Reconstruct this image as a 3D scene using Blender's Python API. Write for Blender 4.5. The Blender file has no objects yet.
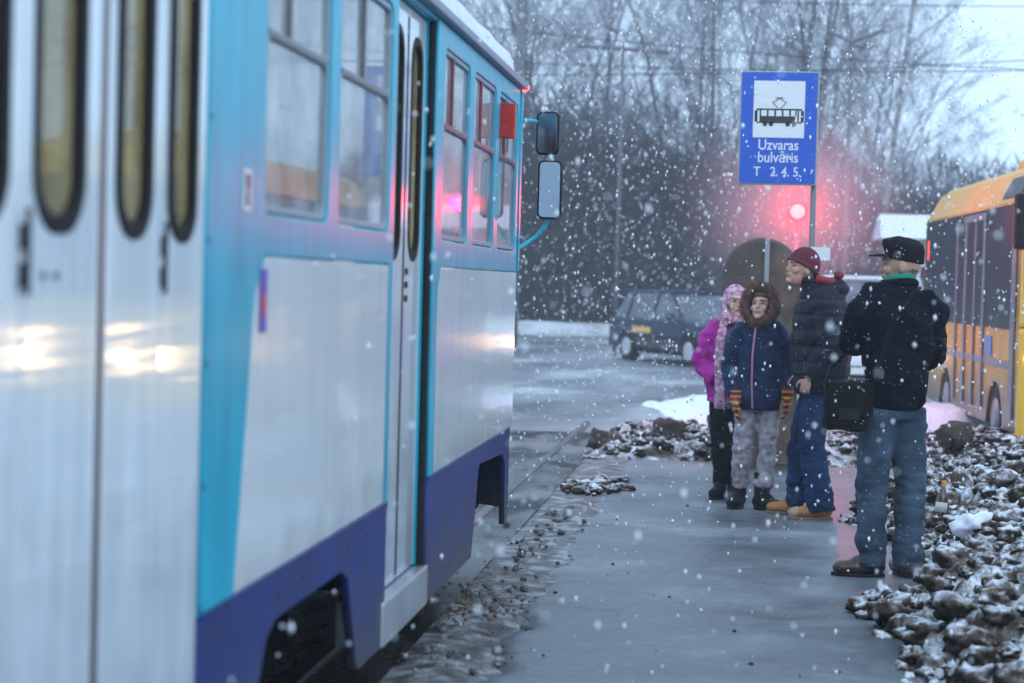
import bpy, bmesh, math, random
from mathutils import Vector, Matrix, noise
R = math.radians
random.seed(7)
scene = bpy.context.scene
C = scene.collection

# ------------------------------------------------------------------ camera, world, light
cam_d = bpy.data.cameras.new('camera'); cam = bpy.data.objects.new('camera', cam_d); C.objects.link(cam)
rt = Vector((0.992361, 0.120242, 0.027304)).normalized()
fw = Vector((-0.119349, 0.992309, -0.032500)); fw = (fw - rt*fw.dot(rt)).normalized()
up = rt.cross(fw).normalized()
cam.matrix_world = Matrix(((rt.x, up.x, -fw.x, 0), (rt.y, up.y, -fw.y, 0), (rt.z, up.z, -fw.z, 1.55), (0, 0, 0, 1)))
cam_d.sensor_width = 36; cam_d.lens = 1900/1024*36
cam_d.clip_start = 0.1; cam_d.clip_end = 2000
cam_d.dof.use_dof = True; cam_d.dof.focus_distance = 11.0; cam_d.dof.aperture_fstop = 2.3
scene.camera = cam

world = bpy.data.worlds.new('World'); scene.world = world; world.use_nodes = True
wn = world.node_tree; wn.nodes.clear()
wo = wn.nodes.new('ShaderNodeOutputWorld'); bg = wn.nodes.new('ShaderNodeBackground')
sky = wn.nodes.new('ShaderNodeTexSky'); sky.sky_type = 'NISHITA'; sky.sun_disc = False
sky.sun_elevation = R(12); sky.sun_rotation = R(200); sky.dust_density = 2; sky.ozone_density = 3
mixc = wn.nodes.new('ShaderNodeMix'); mixc.data_type = 'RGBA'; mixc.inputs[0].default_value = 0.86
mixc.inputs[7].default_value = (7.3, 10.2, 13.6, 1)       # even snow cloud
wn.links.new(sky.outputs[0], mixc.inputs[6]); wn.links.new(mixc.outputs[2], bg.inputs[0])
bg.inputs[1].default_value = 0.105
wn.links.new(bg.outputs[0], wo.inputs[0])
sun_d = bpy.data.lights.new('sun', 'SUN'); sun_d.energy = 0.5; sun_d.angle = R(40); sun_d.color = (1, .96, .92)
sun = bpy.data.objects.new('sun', sun_d); C.objects.link(sun)
sd = Vector((-math.sin(R(200))*math.cos(R(12)), -math.cos(R(200))*-1*math.cos(R(12)), 0))
sun.rotation_euler = (R(50), 0, R(20))
scene.view_settings.view_transform = 'Standard'; scene.view_settings.look = 'None'
scene.view_settings.exposure = 0.40; scene.view_settings.gamma = 1.0
scene.view_settings.use_curve_mapping = False
scene.render.engine = 'CYCLES'
cy = scene.cycles
cy.use_denoising = True
try: cy.denoiser = 'OPENIMAGEDENOISE'
except Exception: pass
cy.max_bounces = 6; cy.diffuse_bounces = 2; cy.glossy_bounces = 3; cy.transmission_bounces = 4
cy.transparent_max_bounces = 12; cy.volume_bounces = 1; cy.sample_clamp_indirect = 4
cy.caustics_reflective = False; cy.caustics_refractive = False
cy.use_adaptive_sampling = True; cy.adaptive_threshold = 0.03

# ------------------------------------------------------------------ materials
def mat(name, col, rough=.6, metal=0, var=0, vscale=8, bump=0, bscale=40, spec=.5, col2=None, emis=None, est=0,
        specks=0, stretch=None, coat=0, dirt=None, bstretch=None):
    m = bpy.data.materials.new(name); m.use_nodes = True
    nt = m.node_tree; b = nt.nodes['Principled BSDF']
    b.inputs['Roughness'].default_value = rough; b.inputs['Metallic'].default_value = metal
    b.inputs['Specular IOR Level'].default_value = spec
    b.inputs['Coat Weight'].default_value = coat
    b.inputs['Base Color'].default_value = (*col, 1)
    tc = nt.nodes.new('ShaderNodeTexCoord'); mp = nt.nodes.new('ShaderNodeMapping')
    nt.links.new(tc.outputs['Object'], mp.inputs[0])
    if stretch: mp.inputs['Scale'].default_value = stretch
    out = None
    if var or col2:
        n = nt.nodes.new('ShaderNodeTexNoise'); n.inputs['Scale'].default_value = vscale; n.inputs['Detail'].default_value = 6
        nt.links.new(mp.outputs[0], n.inputs[0])
        rp = nt.nodes.new('ShaderNodeValToRGB')
        c2 = col2 or tuple(max(0, c*(1-var)) for c in col); c1 = col if col2 else tuple(min(1, c*(1+var*.6)) for c in col)
        rp.color_ramp.elements[0].position = .36; rp.color_ramp.elements[1].position = .64
        rp.color_ramp.elements[0].color = (*c2, 1); rp.color_ramp.elements[1].color = (*c1, 1)
        nt.links.new(n.outputs[0], rp.inputs[0]); out = rp.outputs[0]
        rr = nt.nodes.new('ShaderNodeMapRange'); rr.inputs[3].default_value = rough*.8; rr.inputs[4].default_value = min(1, rough*1.25)
        nt.links.new(n.outputs[0], rr.inputs[0]); nt.links.new(rr.outputs[0], b.inputs['Roughness'])
    if specks:
        n2 = nt.nodes.new('ShaderNodeTexVoronoi'); n2.inputs['Scale'].default_value = 45
        nt.links.new(tc.outputs['Object'], n2.inputs[0])
        r2 = nt.nodes.new('ShaderNodeMapRange'); r2.inputs[1].default_value = .10+specks; r2.inputs[2].default_value = .08+specks
        nt.links.new(n2.outputs['Distance'], r2.inputs[0])
        n3 = nt.nodes.new('ShaderNodeTexNoise'); n3.inputs['Scale'].default_value = 9
        nt.links.new(tc.outputs['Object'], n3.inputs[0])
        r3 = nt.nodes.new('ShaderNodeMapRange'); r3.inputs[1].default_value = .52; r3.inputs[2].default_value = .56
        nt.links.new(n3.outputs[0], r3.inputs[0])
        mu = nt.nodes.new('ShaderNodeMath'); mu.operation = 'MULTIPLY'
        nt.links.new(r2.outputs[0], mu.inputs[0]); nt.links.new(r3.outputs[0], mu.inputs[1])
        mx = nt.nodes.new('ShaderNodeMix'); mx.data_type = 'RGBA'; mx.inputs[7].default_value = (.8, .83, .9, 1)
        nt.links.new(mu.outputs[0], mx.inputs[0])
        if out: nt.links.new(out, mx.inputs[6])
        else: mx.inputs[6].default_value = (*col, 1)
        out = mx.outputs[2]
    if dirt:    # (colour, z_low, z_high): road dirt thrown up from below, broken by noise
        dc, z0, z1 = dirt
        sp = nt.nodes.new('ShaderNodeSeparateXYZ'); nt.links.new(tc.outputs['Object'], sp.inputs[0])
        n4 = nt.nodes.new('ShaderNodeTexNoise'); n4.inputs['Scale'].default_value = 6; n4.inputs['Detail'].default_value = 8
        nt.links.new(tc.outputs['Object'], n4.inputs[0])
        ad = nt.nodes.new('ShaderNodeMath'); ad.operation = 'MULTIPLY_ADD'; ad.inputs[1].default_value = .8*(z1-z0); 
        nt.links.new(n4.outputs[0], ad.inputs[0]); nt.links.new(sp.outputs[2], ad.inputs[2])
        r4 = nt.nodes.new('ShaderNodeMapRange'); r4.inputs[1].default_value = z1+.4*(z1-z0); r4.inputs[2].default_value = z0+.4*(z1-z0)
        nt.links.new(ad.outputs[0], r4.inputs[0])
        mx = nt.nodes.new('ShaderNodeMix'); mx.data_type = 'RGBA'; mx.inputs[7].default_value = (*dc, 1)
        nt.links.new(r4.outputs[0], mx.inputs[0])
        if out: nt.links.new(out, mx.inputs[6])
        else: mx.inputs[6].default_value = (*col, 1)
        out = mx.outputs[2]
    if out: nt.links.new(out, b.inputs['Base Color'])
    if bump:
        nb = nt.nodes.new('ShaderNodeTexNoise'); nb.inputs['Scale'].default_value = bscale; nb.inputs['Detail'].default_value = 5
        mp2 = nt.nodes.new('ShaderNodeMapping'); nt.links.new(tc.outputs['Object'], mp2.inputs[0]); mp2.inputs['Scale'].default_value = bstretch or stretch or (1, 1, 1)
        nt.links.new(mp2.outputs[0], nb.inputs[0])
        bp = nt.nodes.new('ShaderNodeBump'); bp.inputs['Strength'].default_value = bump; bp.inputs['Distance'].default_value = .02
        nt.links.new(nb.outputs[0], bp.inputs['Height']); nt.links.new(bp.outputs[0], b.inputs['Normal'])
    if emis:
        b.inputs['Emission Color'].default_value = (*emis, 1); b.inputs['Emission Strength'].default_value = est
    return m

def glass(name, tint=(.8, .85, .9), fog_glow=.18, fog_glow_col=(.7, .75, .8), fog_glow_noise=True):  # diffuse film: hazy pane, with brightness put into its colour
    m = bpy.data.materials.new(name); m.use_nodes = True; nt = m.node_tree; nt.nodes.clear()
    o = nt.nodes.new('ShaderNodeOutputMaterial'); tr = nt.nodes.new('ShaderNodeBsdfTransparent'); tr.inputs[0].default_value = (*tint, 1)
    gl = nt.nodes.new('ShaderNodeBsdfGlossy'); gl.inputs['Roughness'].default_value = .03
    df = nt.nodes.new('ShaderNodeBsdfDiffuse'); df.inputs[0].default_value = (*fog_glow_col, 1)
    fr = nt.nodes.new('ShaderNodeFresnel'); fr.inputs[0].default_value = 1.5
    m1 = nt.nodes.new('ShaderNodeMixShader'); m2 = nt.nodes.new('ShaderNodeMixShader')
    m1.inputs[0].default_value = fog_glow
    if fog_glow_noise:
        tc = nt.nodes.new('ShaderNodeTexCoord'); n = nt.nodes.new('ShaderNodeTexNoise'); n.inputs['Scale'].default_value = 3.5; n.inputs['Detail'].default_value = 6
        nt.links.new(tc.outputs['Object'], n.inputs[0])
        mr = nt.nodes.new('ShaderNodeMapRange'); mr.inputs[1].default_value = .3; mr.inputs[2].default_value = .7
        mr.inputs[3].default_value = fog_glow*.5; mr.inputs[4].default_value = fog_glow*1.6
        nt.links.new(n.outputs[0], mr.inputs[0]); nt.links.new(mr.outputs[0], m1.inputs[0])
    nt.links.new(tr.outputs[0], m1.inputs[1]); nt.links.new(df.outputs[0], m1.inputs[2])
    nt.links.new(fr.outputs[0], m2.inputs[0]); nt.links.new(m1.outputs[0], m2.inputs[1]); nt.links.new(gl.outputs[0], m2.inputs[2])
    nt.links.new(m2.outputs[0], o.inputs[0])
    return m

M = {}
M['white'] = mat('tram_white', (.78, .80, .80), .13, var=.04, vscale=3, bump=.06, bscale=3.2, stretch=(1, 5, .5), bstretch=(1, .25, 3.5), coat=.25, dirt=((.36, .36, .36), .60, .90))
M['door_white'] = mat('door_white', (.74, .78, .80), .09, var=.10, vscale=3, bump=.10, bscale=3.5, stretch=(1, 6, .4), bstretch=(1, .12, 3.5), coat=.25, dirt=((.34, .38, .42), .3, 1.1))
M['teal'] = mat('tram_teal', (.004, .40, .54), .3, var=.14, vscale=4, bump=.05, bscale=2.2, stretch=(1, 3, .6), bstretch=(1, .7, 3), coat=0, spec=.25)
M['blue'] = mat('tram_blue', (.014, .034, .17), .4, spec=.25, var=.25, vscale=5, bump=.08, bscale=9, dirt=((.07, .065, .075), .2, .62))
M['rubber'] = mat('rubber', (.012, .012, .014), .7, spec=.2)
M['brownrub'] = mat('door_edge_rubber', (.075, .03, .022), .4, var=.3, vscale=6)
M['alu'] = mat('aluminium', (.5, .53, .57), .35, .7, var=.1)
M['maroonframe'] = mat('maroon_frame', (.22, .05, .07), .45)
M['underside'] = mat('underbody_black', (.008, .008, .009), .9, spec=.1, var=.3)
M['wheel'] = mat('steel_wheel', (.07, .045, .035), .7, .2, var=.5, vscale=14, col2=(.03, .025, .02))
M['roofsnow'] = mat('roof_snow', (.74, .78, .86), .85, bump=.5, bscale=18, var=.05)
M['interior'] = mat('tram_interior', (.62, .56, .38), .6, var=.08)
M['curtain'] = mat('curtain', (.62, .50, .20), .9, var=.2, vscale=20)
M['seat'] = mat('seat_vinyl', (.20, .075, .03), .5, var=.2)
M['seat2'] = mat('seat_grey', (.10, .12, .16), .6)
M['lamp_warm'] = mat('lamp_warm', (.9, .8, .5), emis=(1, .74, .40), est=14)
M['redbox'] = mat('red_box', (.55, .02, .015), .35)
M['redlens'] = mat('red_lens_lit', (.8, .02, .02), emis=(1, .06, .05), est=6)
M['mirror'] = mat('mirror_glass', (.20, .25, .30), .1, 1)
M['glass'] = glass('tram_glass', fog_glow=.42, fog_glow_col=(.82, .84, .86))  # pale film puts sky reflection and seen-through brightness into the colour
M['doorglass'] = glass('door_glass', (.95, .86, .62), .42, (.76, .62, .34))  # amber tint and film paint the warm lamplit interior into the glass
M['carglass'] = glass('car_glass', (.25, .3, .35), .16, (.5, .6, .68))
M['busglass'] = mat('bus_dark_glass', (.012, .017, .03), .3, var=.3, vscale=4, spec=.25)
M['sticker_w'] = mat('sticker_white', (.8, .8, .8), .4)
M['black'] = mat('black_paint', (.015, .015, .018), .4)
M['sticker_b'] = mat('sticker_blue', (.08, .06, .45), .4)
M['sticker_r'] = mat('sticker_red', (.55, .05, .1), .4)

def tag(o, label=None, cat=None, group=None, kind=None):
    if label: o['label'] = label
    if cat: o['category'] = cat
    if group: o['group'] = group
    if kind: o['kind'] = kind
    return o
def empty(name, loc=(0, 0, 0), rz=0, **k):
    o = bpy.data.objects.new(name, None); C.objects.link(o); o.location = loc; o.rotation_euler = (0, 0, rz); o.empty_display_size = .1
    return tag(o, **k)
def link(name, me, m, parent=None, smooth=False, **k):
    o = bpy.data.objects.new(name, me); C.objects.link(o)
    if m is not None:
        me.materials.clear(); me.materials.append(m)
    if parent is not None: o.parent = parent
    if smooth:
        for p in me.polygons: p.use_smooth = True
    return tag(o, **k)

class MB:
    def __init__(s): s.v = []; s.f = []
    def add(s, vs, fs):
        n = len(s.v); s.v += [tuple(v) for v in vs]; s.f += [tuple(i+n for i in f) for f in fs]; return s
    def box(s, x0, x1, y0, y1, z0, z1, b=0.0, rot=None):
        if b <= 0:
            vs = [(x, y, z) for x in (x0, x1) for y in (y0, y1) for z in (z0, z1)]
            fs = [(0, 1, 3, 2), (4, 6, 7, 5), (0, 4, 5, 1), (2, 3, 7, 6), (0, 2, 6, 4), (1, 5, 7, 3)]
        else:
            bm = bmesh.new(); bmesh.ops.create_cube(bm, size=1)
            for v in bm.verts: v.co = Vector(((x0+x1)/2+v.co.x*(x1-x0), (y0+y1)/2+v.co.y*(y1-y0), (z0+z1)/2+v.co.z*(z1-z0)))
            bmesh.ops.bevel(bm, geom=list(bm.edges), offset=b, segments=2, affect='EDGES', profile=.6)
            bm.verts.index_update(); vs = [v.co.copy() for v in bm.verts]; fs = [[v.index for v in f.verts] for f in bm.faces]; bm.free()
        if rot:
            piv, Mx = rot; piv = Vector(piv); vs = [piv + Mx @ (Vector(v)-piv) for v in vs]
        return s.add(vs, fs)
    def tube(s, pts, r, n=8, cap=True):
        pts = [Vector(p) for p in pts]; rs = r if isinstance(r, (list, tuple)) else [r]*len(pts)
        vs = []; fs = []; prev = None
        for i, p in enumerate(pts):
            t = (pts[min(i+1, len(pts)-1)] - pts[max(i-1, 0)]).normalized()
            ref = prev if prev is not None else (Vector((0, 0, 1)) if abs(t.z) < .9 else Vector((1, 0, 0)))
            a = (ref - t*ref.dot(t)).normalized(); b2 = t.cross(a); prev = a
            for k in range(n):
                an = 2*math.pi*k/n; vs.append(p + (a*math.cos(an)+b2*math.sin(an))*rs[i])
        for i in range(len(pts)-1):
            for k in range(n):
                fs.append((i*n+k, i*n+(k+1) % n, (i+1)*n+(k+1) % n, (i+1)*n+k))
        if cap:
            fs.append(tuple(range(n))[::-1]); fs.append(tuple((len(pts)-1)*n+k for k in range(n)))
        return s.add(vs, fs)
    def ell(s, c, r, seg=12, ring=8, Mx=None):
        vs = []; fs = []; c = Vector(c)
        vs.append(Vector((0, 0, r[2])))
        for i in range(1, ring):
            ph = math.pi*i/ring
            for k in range(seg):
                th = 2*math.pi*k/seg; vs.append(Vector((r[0]*math.sin(ph)*math.cos(th), r[1]*math.sin(ph)*math.sin(th), r[2]*math.cos(ph))))
        vs.append(Vector((0, 0, -r[2]))); L = len(vs)-1
        for k in range(seg):
            fs.append((0, 1+k, 1+(k+1) % seg)); fs.append((L, L-seg+(k+1) % seg, L-seg+k))
        for i in range(ring-2):
            for k in range(seg):
                a = 1+i*seg; fs.append((a+k, a+seg+k, a+seg+(k+1) % seg, a+(k+1) % seg))
        if Mx is not None: vs = [Mx @ v for v in vs]
        return s.add([c+v for v in vs], fs)
    def loft(s, rings):    # rings: (center, rx, ry, yaw) horizontal ellipses
        n = 20; vs = []; fs = []
        for (c, rx, ry, yaw) in rings:
            ca, sa = math.cos(yaw), math.sin(yaw)
            for k in range(n):
                a = 2*math.pi*k/n; x = rx*math.cos(a); y = ry*math.sin(a)
                vs.append((c[0]+x*ca-y*sa, c[1]+x*sa+y*ca, c[2]))
        for i in range(len(rings)-1):
            for k in range(n): fs.append((i*n+k, i*n+(k+1) % n, (i+1)*n+(k+1) % n, (i+1)*n+k))
        fs.append(tuple(range(n))[::-1]); fs.append(tuple((len(rings)-1)*n+k for k in range(n)))
        return s.add(vs, fs)
    def mesh(s, name='m'):
        me = bpy.data.meshes.new(name); me.from_pydata(s.v, [], s.f); me.update()
        return me
    def obj(s, name, m, parent=None, smooth=False, **k):
        me = s.mesh(name)
        bm = bmesh.new(); bm.from_mesh(me); bmesh.ops.recalc_face_normals(bm, faces=bm.faces); bm.to_mesh(me); bm.free()
        return link(name, me, m, parent, smooth, **k)

def eval_mesh(o):
    dg = bpy.context.evaluated_depsgraph_get(); me = bpy.data.meshes.new_from_object(o.evaluated_get(dg)); return me
def rrect(u0, u1, v0, v1, r=.04, n=5, rt=None):
    pts = []
    rr = [r, r, rt if rt is not None else r, rt if rt is not None else r]
    for (cu, cv, a0, q) in ((u1, v0, -90, 0), (u1, v1, 0, 2), (u0, v1, 90, 3), (u0, v0, 180, 1)):
        q = rr[q]
        ccu = cu - q if cu == u1 else cu + q; ccv = cv - q if cv == v1 else cv + q
        for i in range(n+1):
            a = R(a0+90*i/n); pts.append((ccu+q*math.cos(a), ccv+q*math.sin(a)))
    return pts
def plate(name, outer, holes, th, fn, m, parent, bev=.004, **k):
    cu = bpy.data.curves.new('c', 'CURVE'); cu.dimensions = '2D'; cu.fill_mode = 'BOTH'
    cu.extrude = max(.0005, th/2-bev); cu.bevel_depth = bev; cu.bevel_resolution = 1; cu.offset = -bev
    for pts in [outer]+list(holes):
        sp = cu.splines.new('POLY'); sp.points.add(len(pts)-1)
        for i, p in enumerate(pts): sp.points[i].co = (p[0], p[1], 0, 1)
        sp.use_cyclic_u = True
    o = bpy.data.objects.new('c', cu); C.objects.link(o); me = eval_mesh(o); bpy.data.objects.remove(o); bpy.data.curves.remove(cu)
    for v in me.vertices: v.co = fn(*v.co)
    me.name = name
    bm = bmesh.new(); bm.from_mesh(me); bmesh.ops.remove_doubles(bm, verts=bm.verts, dist=1e-5); bmesh.ops.recalc_face_normals(bm, faces=bm.faces); bm.to_mesh(me); bm.free()
    return link(name, me, m, parent, False, **k)
def YZ(x): return lambda u, v, w: Vector((x+w, u, v))
def fbm(x, y, z=0, o=4):
    return noise.fractal(Vector((x, y, z)), 1.0, 2.1, o)

# ------------------------------------------------------------------ ground, road, pavement
def ground_mat(name, dark, mid, light, scale, rlo, rhi, stretch=(1, 1, 1), bump=.3, lo=.4, hi=.62):
    m = bpy.data.materials.new(name); m.use_nodes = True; nt = m.node_tree; b = nt.nodes['Principled BSDF']
    tc = nt.nodes.new('ShaderNodeTexCoord'); mp = nt.nodes.new('ShaderNodeMapping'); mp.inputs['Scale'].default_value = stretch
    nt.links.new(tc.outputs['Object'], mp.inputs[0])
    n = nt.nodes.new('ShaderNodeTexNoise'); n.inputs['Scale'].default_value = scale; n.inputs['Detail'].default_value = 9; n.inputs['Roughness'].default_value = .6
    n.inputs['Distortion'].default_value = .3
    nt.links.new(mp.outputs[0], n.inputs[0])
    rp = nt.nodes.new('ShaderNodeValToRGB'); e = rp.color_ramp.elements
    e[0].position = lo; e[0].color = (*dark, 1); e[1].position = hi; e[1].color = (*light, 1)
    c = e.new((lo+hi)/2); c.color = (*mid, 1)
    nt.links.new(n.outputs[0], rp.inputs[0])
    n2 = nt.nodes.new('ShaderNodeTexNoise'); n2.inputs['Scale'].default_value = scale*14; n2.inputs['Detail'].default_value = 6
    nt.links.new(tc.outputs['Object'], n2.inputs[0])
    mx = nt.nodes.new('ShaderNodeMix'); mx.data_type = 'RGBA'; mx.blend_type = 'OVERLAY'; mx.inputs[0].default_value = .35
    nt.links.new(rp.outputs[0], mx.inputs[6]); nt.links.new(n2.outputs[0], mx.inputs[7])
    nt.links.new(mx.outputs[2], b.inputs['Base Color'])
    mr = nt.nodes.new('ShaderNodeMapRange'); mr.inputs[1].default_value = lo; mr.inputs[2].default_value = hi
    mr.inputs[3].default_value = rlo; mr.inputs[4].default_value = rhi
    nt.links.new(n.outputs[0], mr.inputs[0]); nt.links.new(mr.outputs[0], b.inputs['Roughness'])
    bp = nt.nodes.new('ShaderNodeBump'); bp.inputs['Strength'].default_value = bump; bp.inputs['Distance'].default_value = .03
    ad = nt.nodes.new('ShaderNodeMath'); ad.operation = 'MULTIPLY_ADD'; ad.inputs[1].default_value = .35
    nt.links.new(n2.outputs[0], ad.inputs[0]); nt.links.new(n.outputs[0], ad.inputs[2])
    nt.links.new(ad.outputs[0], bp.inputs['Height']); nt.links.new(bp.outputs[0], b.inputs['Normal'])
    return m
M['snowground'] = ground_mat('old_snow', (.35, .36, .38), (.55, .58, .62), (.72, .76, .82), .4, .8, .9)
M['road'] = ground_mat('slushy_road', (.10, .105, .115), (.21, .22, .24), (.46, .49, .53), .55, .3, .75, (1, .55, 1), .5, .36, .70)
M['pave'] = ground_mat('icy_pavement', (.060, .064, .070), (.125, .138, .155), (.25, .275, .30), 1.3, .26, .62, (.7, 1.0, 1), .55, .30, .74)
M['track'] = ground_mat('wet_track_slab', (.022, .019, .017), (.055, .05, .047), (.15, .15, .155), 1.6, .15, .5, (1, .4, 1), .12)
M['slush'] = ground_mat('grey_slush', (.06, .052, .046), (.16, .155, .155), (.36, .375, .40), 7, .55, .9, (1, 1, 1), 1.0, .38, .62)

def grid(name, xs, ys, hf, m, **k):
    vs = [(x, y, hf(x, y)) for y in ys for x in xs]; nx = len(xs)
    fs = [(j*nx+i, j*nx+i+1, (j+1)*nx+i+1, (j+1)*nx+i) for j in range(len(ys)-1) for i in range(nx-1)]
    me = bpy.data.meshes.new(name); me.from_pydata(vs, [], fs); me.update()
    return link(name, me, m, None, True, **k)
def rng(a, b, s):
    n = max(1, int(round((b-a)/s))); return [a+(b-a)*i/n for i in range(n+1)]
def rng_g(a, b, s, g):
    out = [a]
    while out[-1] < b: out.append(out[-1]+s); s *= g
    return out
grid('ground', rng(-150, 150, 10), rng(-60, 250, 10), lambda x, y: -.12, M['snowground'], kind='structure')
def road_h(x, y):
    return -.035 + .012*fbm(x*1.3, y*.8, 1) + .02*max(0, fbm(x*.5, y*.3, 5)) + .006*fbm(x*7, y*5, 2, 3)
grid('road', rng(-26, 22, .16), rng_g(-3, 57.5, .12, 1.006), road_h, M['road'], kind='structure')
def track_h(x, y): return -.012 + .003*fbm(x*2, y*2)
grid('track_bed', rng(-3.6, -1.34, .2), rng(-3, 19.6, .3), track_h, M['track'], kind='structure')
mb = MB()
for x in (-3.16, -1.66):
    mb.box(x-.03, x+.03, -3, 21, -.03, .004)
M['rail'] = mat('rail_steel', (.16, .15, .15), .3, .8, var=.3)
mb.obj('rail_line', M['rail'], kind='structure')
def pave_h(x, y):
    e = min((x+1.02-.11*fbm(y*1.3, 3)-.05*fbm(y*6, x*4+3))/.14, (16.9-y)/.25, (2.4-x)/.2, 1.0); e = max(0, e)
    return -.045 + .05*(e*e*(3-2*e)) + .004*fbm(x*1.6, y*1.3, 9)+.0016*fbm(x*7, y*6, 2, 3)
grid('pavement', rng(-1.15, 2.5, .05), rng(3, 17.1, .05), pave_h, M['pave'], kind='structure')
def sl_h(x, y):
    d = (x+1.14-.08*fbm(y*.7, 7))/.27
    base = math.exp(-d*d*1.5)
    h = -.03+ base*(.026+.020*fbm(x*2.2, y*1.1, 4) + .006*fbm(x*9, y*5, 6, 4)+.004*fbm(x*30, y*26, 6, 3)) 
    return h - (.03 if abs(d) > 1.7 else 0)
grid('slush_ridge', rng(-1.7, -.5, .02), rng(3.5, 17.5, .025), sl_h, M['slush'], label='churned grey slush ridge along the pavement edge', cat='slush', kind='stuff')
# verge kerb far left with snow bank
def verge_h(x, y):
    e = max(0, min((y-55.2)/.9, 1)); return -.12 + .42*(e*e*(3-2*e)) + .05*fbm(x*.7, y*.5) + .02*fbm(x*4, y*4)
grid('snow_verge', rng(-34, 26, .4), rng_g(54.8, 90, .25, 1.06), verge_h, M['snowground'], kind='structure')

# ------------------------------------------------------------------ dirty snow piles
def pile_mat():
    m = bpy.data.materials.new('dirty_snow'); m.use_nodes = True; nt = m.node_tree; b = nt.nodes['Principled BSDF']
    tc = nt.nodes.new('ShaderNodeTexCoord'); g = nt.nodes.new('ShaderNodeNewGeometry')
    n = nt.nodes.new('ShaderNodeTexNoise'); n.inputs['Scale'].default_value = 8; n.inputs['Detail'].default_value = 10; n.inputs['Roughness'].default_value = .72
    nt.links.new(tc.outputs['Object'], n.inputs[0])
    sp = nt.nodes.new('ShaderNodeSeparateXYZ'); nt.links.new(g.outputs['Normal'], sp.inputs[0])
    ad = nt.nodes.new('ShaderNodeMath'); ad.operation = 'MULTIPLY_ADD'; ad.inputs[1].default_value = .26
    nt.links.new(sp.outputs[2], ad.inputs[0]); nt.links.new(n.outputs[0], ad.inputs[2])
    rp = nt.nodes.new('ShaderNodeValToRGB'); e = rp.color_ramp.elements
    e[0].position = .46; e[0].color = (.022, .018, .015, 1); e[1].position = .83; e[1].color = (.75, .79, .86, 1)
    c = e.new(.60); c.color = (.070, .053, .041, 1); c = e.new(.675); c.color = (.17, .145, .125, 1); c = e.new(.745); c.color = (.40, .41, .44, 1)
    nt.links.new(ad.outputs[0], rp.inputs[0]); nt.links.new(rp.outputs[0], b.inputs['Base Color'])
    b.inputs['Roughness'].default_value = .95; b.inputs['Specular IOR Level'].default_value = .1
    n2 = nt.nodes.new('ShaderNodeTexNoise'); n2.inputs['Scale'].default_value = 60; n2.inputs['Detail'].default_value = 5
    nt.links.new(tc.outputs['Object'], n2.inputs[0])
    bp = nt.nodes.new('ShaderNodeBump'); bp.inputs['Strength'].default_value = .5; bp.inputs['Distance'].default_value = .02
    nt.links.new(n2.outputs[0], bp.inputs['Height']); nt.links.new(bp.outputs[0], b.inputs['Normal'])
    return m
M['pile'] = pile_mat()
M['clod'] = mat('brown_clod', (.07, .045, .032), .7, col2=(.02, .014, .01), vscale=14, bump=.8, bscale=50, specks=.05)
M['clod2'] = mat('brown_slush', (.16, .10, .06), .6, col2=(.07, .045, .03), vscale=9)
M['snowlump'] = mat('clean_snow', (.76, .8, .88), .8, bump=.4, bscale=30)
_ico = []
for s_ in range(14):
    bm = bmesh.new(); bmesh.ops.create_icosphere(bm, subdivisions=3, radius=1)
    for v in bm.verts:
        d = v.co.normalized(); v.co = d*(1+.6*fbm(d.x*1.6+s_*7, d.y*1.6, d.z*1.6)+.38*abs(fbm(d.x*3.6+s_*3, d.y*3.6, d.z*3.6))+.12*fbm(d.x*9, d.y*9, d.z*9))
    bm.verts.index_update()
    _ico.append(([v.co.copy() for v in bm.verts], [[v.index for v in f.verts] for f in bm.faces])); bm.free()
def chunk(mb, p, r, flat=.75):
    vs, fs = random.choice(_ico); e = Matrix.Rotation(random.uniform(0, 6.3), 3, 'Z') @ Matrix.Rotation(random.uniform(0, 6.3), 3, 'X')
    sc = Vector((r*random.uniform(.8, 1.3), r*random.uniform(.8, 1.3), r*flat)); p = Vector(p)
    mb.add([p+Vector(((e@v).x*sc.x, (e@v).y*sc.y, (e@v).z*sc.z)) for v in vs], fs)
def interp(tab, y):
    if y <= tab[0][0]: return tab[0][1]
    for (a, b), (c, d) in zip(tab, tab[1:]):
        if y <= c: return b+(d-b)*(y-a)/(c-a)
    return tab[-1][1]
EDGE = [(5, .95), (6.5, .82), (7.6, .72), (8.4, .66), (9.2, .58), (9.6, .72), (10, 1.0), (10.8, 1.08), (11.7, 1.0), (12.3, .82), (12.8, .76), (13.4, .95), (15, 1.25), (17, 1.5), (19.6, 1.7)]
def sm(t): t = max(0, min(1, t)); return t*t*(3-2*t)
def hmax(y): return interp([(5, .28), (9, .36), (12, .30), (16, .27), (18.5, .22), (20, 0)], y)
def pile_h(x, y):
    xb = interp(EDGE, y)+.10*fbm(y*2.2, 1.3)
    h = hmax(y)*min(sm((x-xb+.1)/1.15), sm((3.0-x)/.8))
    a = sm((x-xb+.12)/.3)*sm((3.05-x)/.3)
    h += a*(.10*fbm(x*3.4, y*3.4, 3, 3)+.09*abs(fbm(x*8, y*8, 8, 4))+.035*abs(fbm(x*19, y*19, 5, 3))+.02*fbm(x*34, y*34, 2, 3))
    return h-.05*(1-a)-.01
mb = MB()
xs = rng(.35, 3.1, .022); ys = rng_g(6.3, 19.8, .022, 1.001)
nx = len(xs); vs = [(x, y, pile_h(x, y)) for y in ys for x in xs]
fs = [(j*nx+i, j*nx+i+1, (j+1)*nx+i+1, (j+1)*nx+i) for j in range(len(ys)-1) for i in range(nx-1)]
mb.add(vs, fs)
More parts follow.
